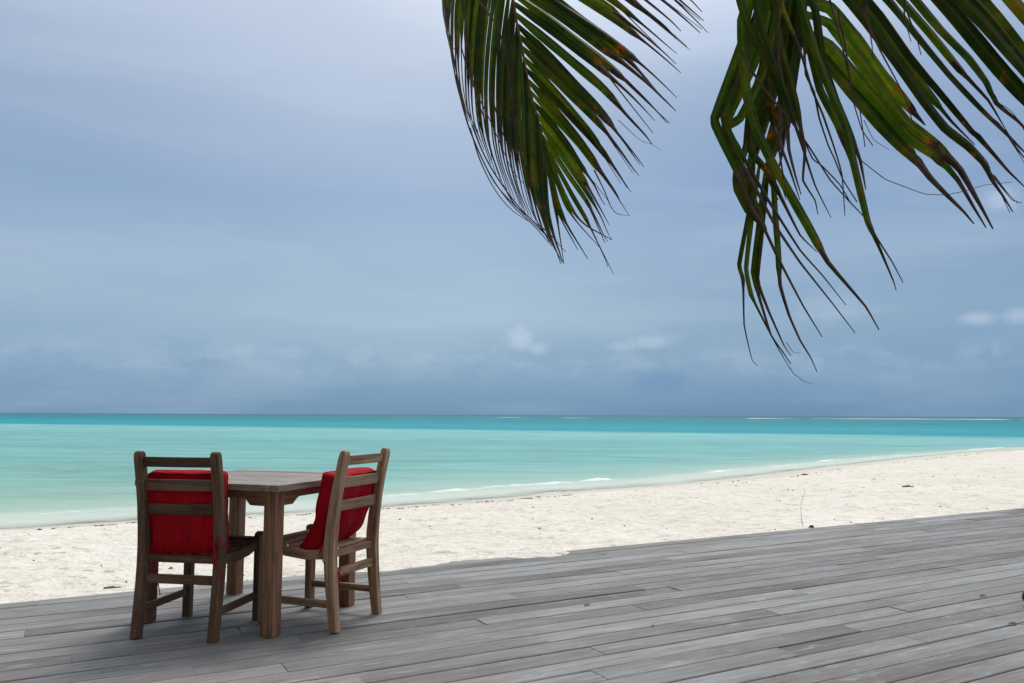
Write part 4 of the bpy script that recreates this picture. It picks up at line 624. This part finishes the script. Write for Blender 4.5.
# ------------------------------------------------------------------ palm
def leaflets(name,leaves,parent,wide=False):
    V=[];F=[];UV=[];rn=[];dr=[]; rr=random.Random(3)
    for ctrl,w,dry in leaves:
        K=5 if len(ctrl)<7 else 4; P=catmull(ctrl,K); n=len(P); r=rr.random(); base=len(V)
        if wide: P=[p.lerp(Vector(ctrl[min(i//K,len(ctrl)-2)]).lerp(Vector(ctrl[min(i//K,len(ctrl)-2)+1]),(i/K)-min(i//K,len(ctrl)-2)),.65) for i,p in enumerate(P)]
        tw=rr.uniform(-.3,.3); tw2=tw+rr.uniform(-.4,.4); fold=rr.uniform(.3,.6)
        acc=[0]
        for i in range(1,n): acc.append(acc[-1]+(P[i]-P[i-1]).length)
        for i,p in enumerate(P):
            t=acc[i]/acc[-1]; T=(P[min(i+1,n-1)]-P[max(i-1,0)]).normalized()
            side=T.cross(Vector((0,1,0)))
            side=side.normalized() if side.length>.05 else Vector((1,0,0))
            nn=side.cross(T).normalized(); a=tw+(tw2-tw)*t+.25*noise.noise(Vector((t*3,r*50,0)))
            s2=side*math.cos(a)+nn*math.sin(a); n2=nn*math.cos(a)-side*math.sin(a)
            if dry>.15: tp=max(.45,dry-.12) if wide else .5; ww=w*min(1,.45+t*4)*(1-max(0,(t-tp)/(1-tp))**1.3*.86)
            else: ww=w*(1-.65*t)
            if dry>.15 and t>dry: ww*=1-(.12 if wide else .38)*min(1,(t-dry)/.06)
            ww*=1+.10*noise.noise(Vector((t*6,r*90,2)))
            if dry>.15: ww=max(ww,min(w,.0068)*(1-.6*max(0,(t-.8)/.2)))
            h=ww/2; f=fold if t<dry else fold*1.8
            for k,(u,hh) in enumerate(((-1,0),(0,1),(1,0))):
                q=p+s2*h*u*math.cos(f)-n2*h*math.sin(f)*hh*1.0
                V.append(q); UV.append((k/2,t)); rn.append(r); dr.append(dry)
            if i:
                b=base+3*(i-1)
                F+= [(b,b+1,b+4,b+3),(b+1,b+2,b+5,b+4)]
    me=bpy.data.meshes.new(name); me.from_pydata(V,[],F); me.update()
    uv=me.uv_layers.new(name='UVMap')
    for lp in me.loops: uv.data[lp.index].uv=UV[lp.vertex_index]
    me.attributes.new('rnd','FLOAT','POINT').data.foreach_set('value',rn)
    me.attributes.new('dry','FLOAT','POINT').data.foreach_set('value',dr)
    o=link(name,me,M_LEAF,parent); sd=o.modifiers.new('thick','SOLIDIFY'); sd.thickness=.0007; sd.offset=0
    return o
CROWN=Vector((1.05,-1.1,5.6)); BASE=Vector((1.9,-2.3,-.45))
palm=empty('coconut_palm',BASE); tag(palm,'coconut palm whose drooping green fronds with brown dried tips hang into the sky','palm tree')
def sub(o):
    o.matrix_parent_inverse=Matrix.Translation(-BASE); return o
tp=[BASE,Vector((1.75,-2.05,1.2)),Vector((1.5,-1.7,3.0)),Vector((1.2,-1.3,4.6)),CROWN+Vector((0,0,-.1))]
bm=bmesh.new(); TP=catmull(tp,16); tube(bm,TP,lambda t:.17-.07*t+.012*(1 if int(t*64)%3==0 else 0)+.08*max(0,.06-t)*10,14)
me=bpy.data.meshes.new('trunk'); bm.to_mesh(me); bm.free()
for p in me.polygons: p.use_smooth=True
sub(link('trunk',me,M_TRUNK,palm))
def full_frond(rach,leaves,wide):
    """rach: visible rachis, stem continues to the crown; extra leaflets on the hidden stretch"""
    R0=[Vector(p) for p in rach]; d=(R0[0]-R0[1]).normalized()
    a=CROWN; b=R0[0]
    path=[a,a.lerp(b,.3)+Vector((0,.0,.55)),a.lerp(b,.68)+Vector((0,.25,.42))]+R0
    C=catmull(path,6); n=len(C)
    rr=random.Random(len(leaves)); lv=list(leaves)
    hid=catmull(path[:4],16)
    for i,p in enumerate(hid[12:-1]):
        T=(hid[12+i+1]-p).normalized()
        S_=T.cross(Vector((0,0,1))).normalized()
        for s in (-1,1):
            L=rr.uniform(.65,.85); dirv=(T*.75+S_*s*.8+Vector((0,0,-.15))).normalized()
            q=[p,p+dirv*L*.35+Vector((0,0,.0)),p+dirv*L*.7+Vector((0,0,-.10*L)),p+dirv*L*.95+Vector((0,0,-.32*L))]
            if min(v.y for v in q)>-9 and all((v.z-1.1)>.60*v.y+.12 for v in q): lv.append([[tuple(v) for v in q],.035,.75])
    o=sub(leaflets('frond',lv,palm,wide))
    bm=bmesh.new(); nv=(len(R0)-1)*6/(len(C)-1); tube(bm,C,lambda t:.0028+.0045*(1-t)/nv if t>1-nv else .0073+.02*((1-nv-t)/(1-nv)),7)
    me=bpy.data.meshes.new('midrib'); bm.to_mesh(me); bm.free()
    for p in me.polygons: p.use_smooth=True
    m_=link('midrib',me,M_RACH,o); return o
fa=full_frond(RACH_A,LEAF_A,False); fa['label']='evenly feathered green frond hanging straight down'
fb=full_frond(RACH_B,LEAF_B,True); fb['label']='ragged frond with bent and broken leaflets'
# the rest of the crown, above and behind the camera
for az,el in ((150,35),(200,40),(255,35),(300,45),(105,50),(60,70)):
    a=R(az); dv=Vector((math.sin(a),math.cos(a),0)); up=Vector((0,0,1)); L=3.6; e=R(el); path=[]
    for i in range(9):
        t=i/8; path.append(CROWN+dv*L*(t*math.cos(e)+.12*t)+up*(L*math.sin(e)*t-2.9*t*t*(.6+.4*t)))
    C=catmull(path,5); lv=[]; rr=random.Random(az)
    for i,p in enumerate(C[5:-1]):
        T=(C[5+i+1]-p).normalized(); S_=T.cross(up).normalized()
        for s in (-1,1):
            l=rr.uniform(.6,.8); dirv=(T*.7+S_*s*.8-up*.2).normalized()
            q=[p,p+dirv*l*.4,p+dirv*l*.75-up*.14,p+dirv*l-up*.4]; lv.append([[tuple(v) for v in q],.04,.75])
    o=sub(leaflets('frond',lv,palm)); bm=bmesh.new(); tube(bm,C,lambda t:.022*(1-t)+.004,6)
    me=bpy.data.meshes.new('midrib'); bm.to_mesh(me); bm.free(); link('midrib',me,M_RACH,o)

# ------------------------------------------------------------------ small litter
def dry_leaf(loc,L,w,rz,label,m=M_DRY,name='dry_leaf',cat='leaf'):
    bm=bmesh.new(); n=8; prev=None
    for i in range(n+1):
        t=i/n; h=w*math.sin(math.pi*min(1,t*1.02+.02))**.8/2+.001; z=.003+.05*math.sin(t*3.0)*L
        r=[bm.verts.new(((t-.5)*L,-h,z+h*.3)),bm.verts.new(((t-.5)*L,0,z)),bm.verts.new(((t-.5)*L+.003,h,z+h*.8))]
        if prev:
            for k in range(2): bm.faces.new((prev[k],prev[k+1],r[k+1],r[k]))
        prev=r
    me=bpy.data.meshes.new(name); bm.to_mesh(me); bm.free()
    o=link(name,me,m); o.location=loc; o.rotation_euler=(0,0,rz); s=o.modifiers.new('thick','SOLIDIFY'); s.thickness=.0015
    return tag(o,label,cat)
dry_leaf((2.894,5.027,.001),.055,.016,.3,'curled brown leaf on the deck, farther of the two near the right edge')
dry_leaf((2.666,4.367,.001),.045,.018,-.4,'orange brown leaf on the deck, nearer of the two near the right edge')
dry_leaf((.74,4.298,.001),.016,.010,.2,'tiny dark leaf scrap lying alone on the middle of the deck')
dry_leaf((.44,4.75,.001),.045,.014,.5,'grey brown leaf lying on the boards right of the table')
def clump(loc,s,label,seed,name='seaweed_clump',cat='seaweed',flat=.35):
    bm=bmesh.new(); bmesh.ops.create_icosphere(bm,subdivisions=3,radius=1)
    for v in bm.verts:
        k=1+.55*noise.noise(v.co*2.2+Vector((seed,0,0)))+.25*noise.noise(v.co*6+Vector((0,seed,0)))
        v.co=Vector((v.co.x*s*k,v.co.y*s*.6*k,max(-.2,v.co.z)*s*flat*k))
    me=bpy.data.meshes.new(name); bm.to_mesh(me); bm.free(); o=link(name,me,M_WEED); o.location=loc
    return tag(o,label,cat)
from mathutils import Vector as _V
def on_sand(x,y):
    c,s=math.cos(-DA),math.sin(-DA); a=x*c-y*s; q=x*s+y*c
    return (x,y,sand_z(x,y,q,a))
def clump_at(x,y,*a,**k): return clump(on_sand(x,y),*a,**k)
clump_at(7.0,14.3,.09,'long dark scrap of seaweed on the sand at the right of the beach',1,flat=.25)
clump_at(7.9,17.6,.055,'small dark lump of seaweed far up the right side of the sand',2)
clump_at(7.95,21.9,.10,'dark seaweed lump lying beside the waterline',6,flat=.3)
clump_at(3.07,8.32,.026,'small dark nut shaped husk on the sand at the edge of the deck',4,'husk','husk',.9)
clump_at(-2.62,5.40,.075,'brown scrap of dried seaweed at the left edge of the deck beside the sand',5,flat=.22)
b0=Vector(on_sand(3.02,8.42)); 
tw=tube_obj('twig',[(0,0,-.03),(-.012,.01,.12),(.0,.02,.25),(.045,.03,.36)],lambda t:.0024-.0012*t,M_TWIG); tw.location=b0; tag(tw,'thin bent twig standing upright in the sand behind the deck edge','twig')
# the wrack line and scattered scraps nobody could count
def scraps():
    bm=bmesh.new(); rr=random.Random(21)
    def blob(x,y,sx,sy,sz,ang):
        z=on_sand(x,y)[2]; n=7; c,s=math.cos(ang),math.sin(ang)
        top=bm.verts.new((x,y,z+sz+.004)); ring=[]
        for k in range(n):
            a=k/n*math.tau; r=rr.uniform(.6,1.1); px,py_=math.cos(a)*sx*r,math.sin(a)*sy*r
            ring.append(bm.verts.new((x+px*c-py_*s,y+px*s+py_*c,z-.004)))
        for k in range(n): bm.faces.new((ring[k],ring[(k+1)%n],top))
    seg=[(a,b) for a,b in zip(SP[:-1],SP[1:]) if -12<a.x<26]
    for i in range(420):
        a,b=rr.choice(seg); p=a.lerp(b,rr.random()); d=(b-a).normalized(); nv=Vector((d.y,-d.x,0))
        if noise.noise(p*.35)<-.12: continue
        p=p+nv*(1.25+.25*noise.noise(p*.4)+abs(rr.gauss(0,.07))); k=rr.uniform(.5,1.6)
        blob(p.x,p.y,.05*k,.018*k,.010*k,math.atan2(d.y,d.x)+rr.gauss(0,.4))
    c=0
    while c<330:
        a=rr.uniform(-6,22); q=EDGE+.1+rr.random()**1.2*11; p=to_world(a,q)
        if -sdist(p.x,p.y)<1.3: continue
        if noise.noise(Vector((p.x*.5,p.y*.5,9)))<-.05: continue
        k=rr.uniform(.3,1.0)**1.5; blob(p.x,p.y,.035*k,.016*k,.010*k,rr.uniform(0,3)); c+=1
    me=bpy.data.meshes.new('beach_litter'); bmesh.ops.recalc_face_normals(bm,faces=bm.faces[:]); bm.to_mesh(me); bm.free()
    return tag(link('beach_litter',me,M_SCRAP),'scattered dark seaweed scraps and wrack line on the pale sand','seaweed',kind='stuff')
scraps()
# husk just peeping in at the right edge
bm=bmesh.new(); bmesh.ops.create_icosphere(bm,subdivisions=4,radius=1)
for v in bm.verts:
    k=1+.05*noise.noise(v.co*2)+.012*noise.noise(v.co*14); v.co=Vector((v.co.x*.065*k,v.co.y*.052*k,v.co.z*.052*k*(1-.12*max(0,v.co.x))))
me=bpy.data.meshes.new('coconut'); bm.to_mesh(me); bm.free()
for p in me.polygons: p.use_smooth=True
o=link('coconut',me,M_HUSK); o.location=(3.062,4.80,.052); tag(o,'reddish brown rounded husk on the deck, cut off by the right edge of the photo','coconut')

# ------------------------------------------------------------------ sky, sun, camera
SUN_EL,SUN_AZ=R(58),R(14)    # azimuth measured from straight ahead to the right
w=bpy.data.worlds.new('World'); sc.world=w; w.use_nodes=True
h=N(w.node_tree); bg=h.n['Background']
sky=h.new('ShaderNodeTexSky'); sky.sky_type='NISHITA'; sky.sun_disc=False; sky.sun_elevation=SUN_EL; sky.sun_rotation=SUN_AZ
gen=h.new('ShaderNodeTexCoord').outputs['Generated']
nz=h.new('ShaderNodeVectorMath',operation='NORMALIZE'); h.put(nz.inputs[0],gen); dirv=nz.outputs[0]
sp=h.new('ShaderNodeSeparateXYZ'); h.put(sp.inputs[0],dirv)
el=h.math('MULTIPLY',h.math('ARCSINE',sp.outputs[2]),57.2958)
az=h.math('MULTIPLY',h.math('ARCTAN2',sp.outputs[0],sp.outputs[1]),57.2958)
# stratified veil: warp elevation a little
wn=h.noise(h.mapv(dirv,(1.2,1.2,5)),1,4,.5,.2)
elw=h.math('ADD',el,h.math('MULTIPLY',h.math('SUBTRACT',wn,.5),4.0))
def RS(stops): return [(p/90,srgb(*c)) for p,c in stops]
veil=h.ramp(h.math('DIVIDE',h.math('MAXIMUM',elw,0),90),RS([(0,(112,150,180)),(1.8,(127,161,190)),(3.9,(150,179,202)),(7.5,(166,192,211)),(11.5,(163,188,212)),(15,(153,178,208)),(20,(165,184,209)),(26,(185,199,219)),(36,(213,220,232))]))
h.n[-1]
# right side of the view is a deeper blue
azr=h.ramp(h.math('DIVIDE',h.math('ADD',az,180),360),[(.48,0),(.555,.62),(.62,.75),(.8,0)],'EASE')
vert=h.ramp(h.math('DIVIDE',h.math('MAXIMUM',el,0),90),[(0,.5),(.12,.7),(.2,1),(.30,.55),(.45,0)],'EASE')
veil=h.mix(h.math('MULTIPLY',azr,vert),veil,srgb(97,134,178))
azl=h.ramp(h.math('DIVIDE',h.math('ADD',az,180),360),[(.38,.7),(.42,.45),(.485,0)],'EASE')
veil=h.mix(h.math('MULTIPLY',azl,.6),veil,srgb(134,159,195))
# soft brushed structure
s1=h.noise(h.mapv(dirv,(2.5,2.5,14)),1,5,.55,.3)
veil=h.mix(h.ramp(s1,[(.35,.28),(.55,0)]),veil,h.mix(1,veil,(.80,.87,.93,1),'MULTIPLY'))
veil=h.mix(h.ramp(s1,[(.5,0),(.7,.22)]),veil,srgb(190,205,222))
# low cumulus band
cn=h.noise(h.mapv(dirv,(14,14,30)),1,6,.62,.3)
band=h.ramp(h.math('DIVIDE',h.math('MAXIMUM',el,0),10),[(0,0),(.12,.8),(.42,.65),(.62,0)],'EASE')
low=h.math('MULTIPLY',band,h.ramp(cn,[(.46,0),(.54,1)]))
veil=h.mix(h.math('MULTIPLY',low,.4),veil,srgb(122,158,190))
topb=h.ramp(h.math('DIVIDE',h.math('MAXIMUM',el,0),10),[(.2,0),(.38,.75),(.55,0)],'EASE')
cn2=h.noise(h.mapv(dirv,(20,20,34),(3,1,2)),1,6,.6,.3)
veil=h.mix(h.math('MULTIPLY',h.math('MULTIPLY',topb,h.ramp(cn2,[(.47,0),(.6,1)])),.3),veil,srgb(178,198,218))
cn3=h.noise(h.mapv(dirv,(40,40,46)),1,6,.65,.4)
def puff(a0,e0,sa,se,amt,colr,lo=.4,hi=.62):
    global veil
    x=h.math('DIVIDE',h.math('SUBTRACT',az,a0),sa); y=h.math('DIVIDE',h.math('SUBTRACT',el,e0),se)
    r2=h.math('ADD',h.math('MULTIPLY',x,x),h.math('MULTIPLY',y,y))
    g=h.math('EXPONENT',h.math('MULTIPLY',r2,-1))
    k=h.ramp(h.math('ADD',g,h.math('MULTIPLY',h.math('SUBTRACT',cn3,.5),1.1)),[(lo,0),(hi+.25,1)])
    veil=h.mix(h.math('MULTIPLY',h.math('MULTIPLY',k,g),amt*.62),veil,colr)
lt=srgb(192,208,228)
for a in ((.6,5.5,1.3,1.25,1.0,lt),(2.0,4.8,1.0,.7,.7,lt),(9.7,5.2,2.6,.8,.75,lt),(8.0,4.9,1.5,.5,.5,lt),(30.3,6.1,1.6,.6,.85,lt),(32.6,6.1,1.2,.8,.8,lt),(32,13.2,1.6,1.1,.8,lt),(-18.5,4.3,1.3,.6,.3,lt),(-15.5,4.3,1.2,.6,.25,lt),(-6.5,4.0,1.4,.6,.25,lt),(22,7.3,3.5,1.5,.35,lt),
          (10.2,2.4,3,1.3,.6,srgb(100,140,186)),(-21,3.3,2.5,.8,.5,srgb(112,145,182)),(12,-.2,6,1.5,.4,srgb(110,140,175))): puff(*a)
# brightness round the veiled sun and overhead
sd=Vector((math.sin(SUN_AZ)*math.cos(SUN_EL),math.cos(SUN_AZ)*math.cos(SUN_EL),math.sin(SUN_EL)))
dp=h.new('ShaderNodeVectorMath',operation='DOT_PRODUCT'); h.put(dp.inputs[0],dirv); dp.inputs[1].default_value=sd
ang=h.math('MULTIPLY',h.math('ARCCOSINE',h.math('MINIMUM',dp.outputs['Value'],1)),57.2958)
glow=h.ramp(h.math('DIVIDE',ang,90),[(0,(1.0,1.0,1.0,1)),(.22,(.55,.55,.56,1)),(.42,(.08,.08,.085,1)),(.6,(0,0,0,1))],'EASE')
zen=h.ramp(h.math('DIVIDE',h.math('MAXIMUM',el,0),90),[(.33,0),(.6,.40),(1,.5)])
add=h.mix(1,veil,h.mix(1,h.mix(1,glow,(1.0,1.0,1.0,1),'MULTIPLY'),zen,'ADD'),'ADD')
behind=h.ramp(h.math('DIVIDE',h.math('ABSOLUTE',az),180),[(.25,0),(.45,.0),(.7,1)])
add=h.mix(h.math('MULTIPLY',behind,.55),add,(.72,.74,.78,1))
# sky darkened behind-left, standing in for unseen greenery, so light comes from the right
dark_left=h.math('MULTIPLY',h.ramp(h.math('DIVIDE',h.math('ADD',az,180),360),[(0,.8),(.2,1),(.3,.9),(.38,0),(.80,0),(.95,.7),(1,.8)]),h.ramp(h.math('DIVIDE',h.math('MAXIMUM',h.math('ADD',el,h.math('MULTIPLY',h.math('SUBTRACT',cn,.5),14)),0),90),[(.35,1),(.6,0)]))
add=h.mix(dark_left,add,(.045,.06,.035,1))
STR=.1
cl=h.mix(1,add,(1/STR,)*3+(1,),'MULTIPLY')
fin=h.mix(.975,sky.outputs[0],cl)
h.put(bg.inputs[0],fin); bg.inputs[1].default_value=STR
sun=bpy.data.lights.new('sun','SUN'); sun.energy=1.95; sun.angle=R(20); sun.color=(1,.96,.9)
so=bpy.data.objects.new('sun',sun); col.objects.link(so)
so.rotation_euler=(-sd).to_track_quat('-Z','Y').to_euler()
cam=bpy.data.cameras.new('camera'); co=bpy.data.objects.new('camera',cam); col.objects.link(co)
cam.sensor_width=36; cam.lens=28.125; cam.clip_end=100000; cam.clip_start=.05
pit=math.atan(73.5/800); rl=math.atan(4/1024)
fw=Vector((0,math.cos(pit),math.sin(pit))); up=Vector((0,-math.sin(pit),math.cos(pit))); rt=Vector((1,0,0))
r2=rt*math.cos(rl)+up*math.sin(rl); u2=up*math.cos(rl)-rt*math.sin(rl)
co.matrix_world=Matrix(((r2.x,u2.x,-fw.x,0),(r2.y,u2.y,-fw.y,0),(r2.z,u2.z,-fw.z,1.1),(0,0,0,1)))
sc.camera=co
sc.view_settings.view_transform='Standard'; sc.view_settings.look='None'; sc.view_settings.exposure=0; sc.view_settings.gamma=1
sc.cycles.transparent_max_bounces=12
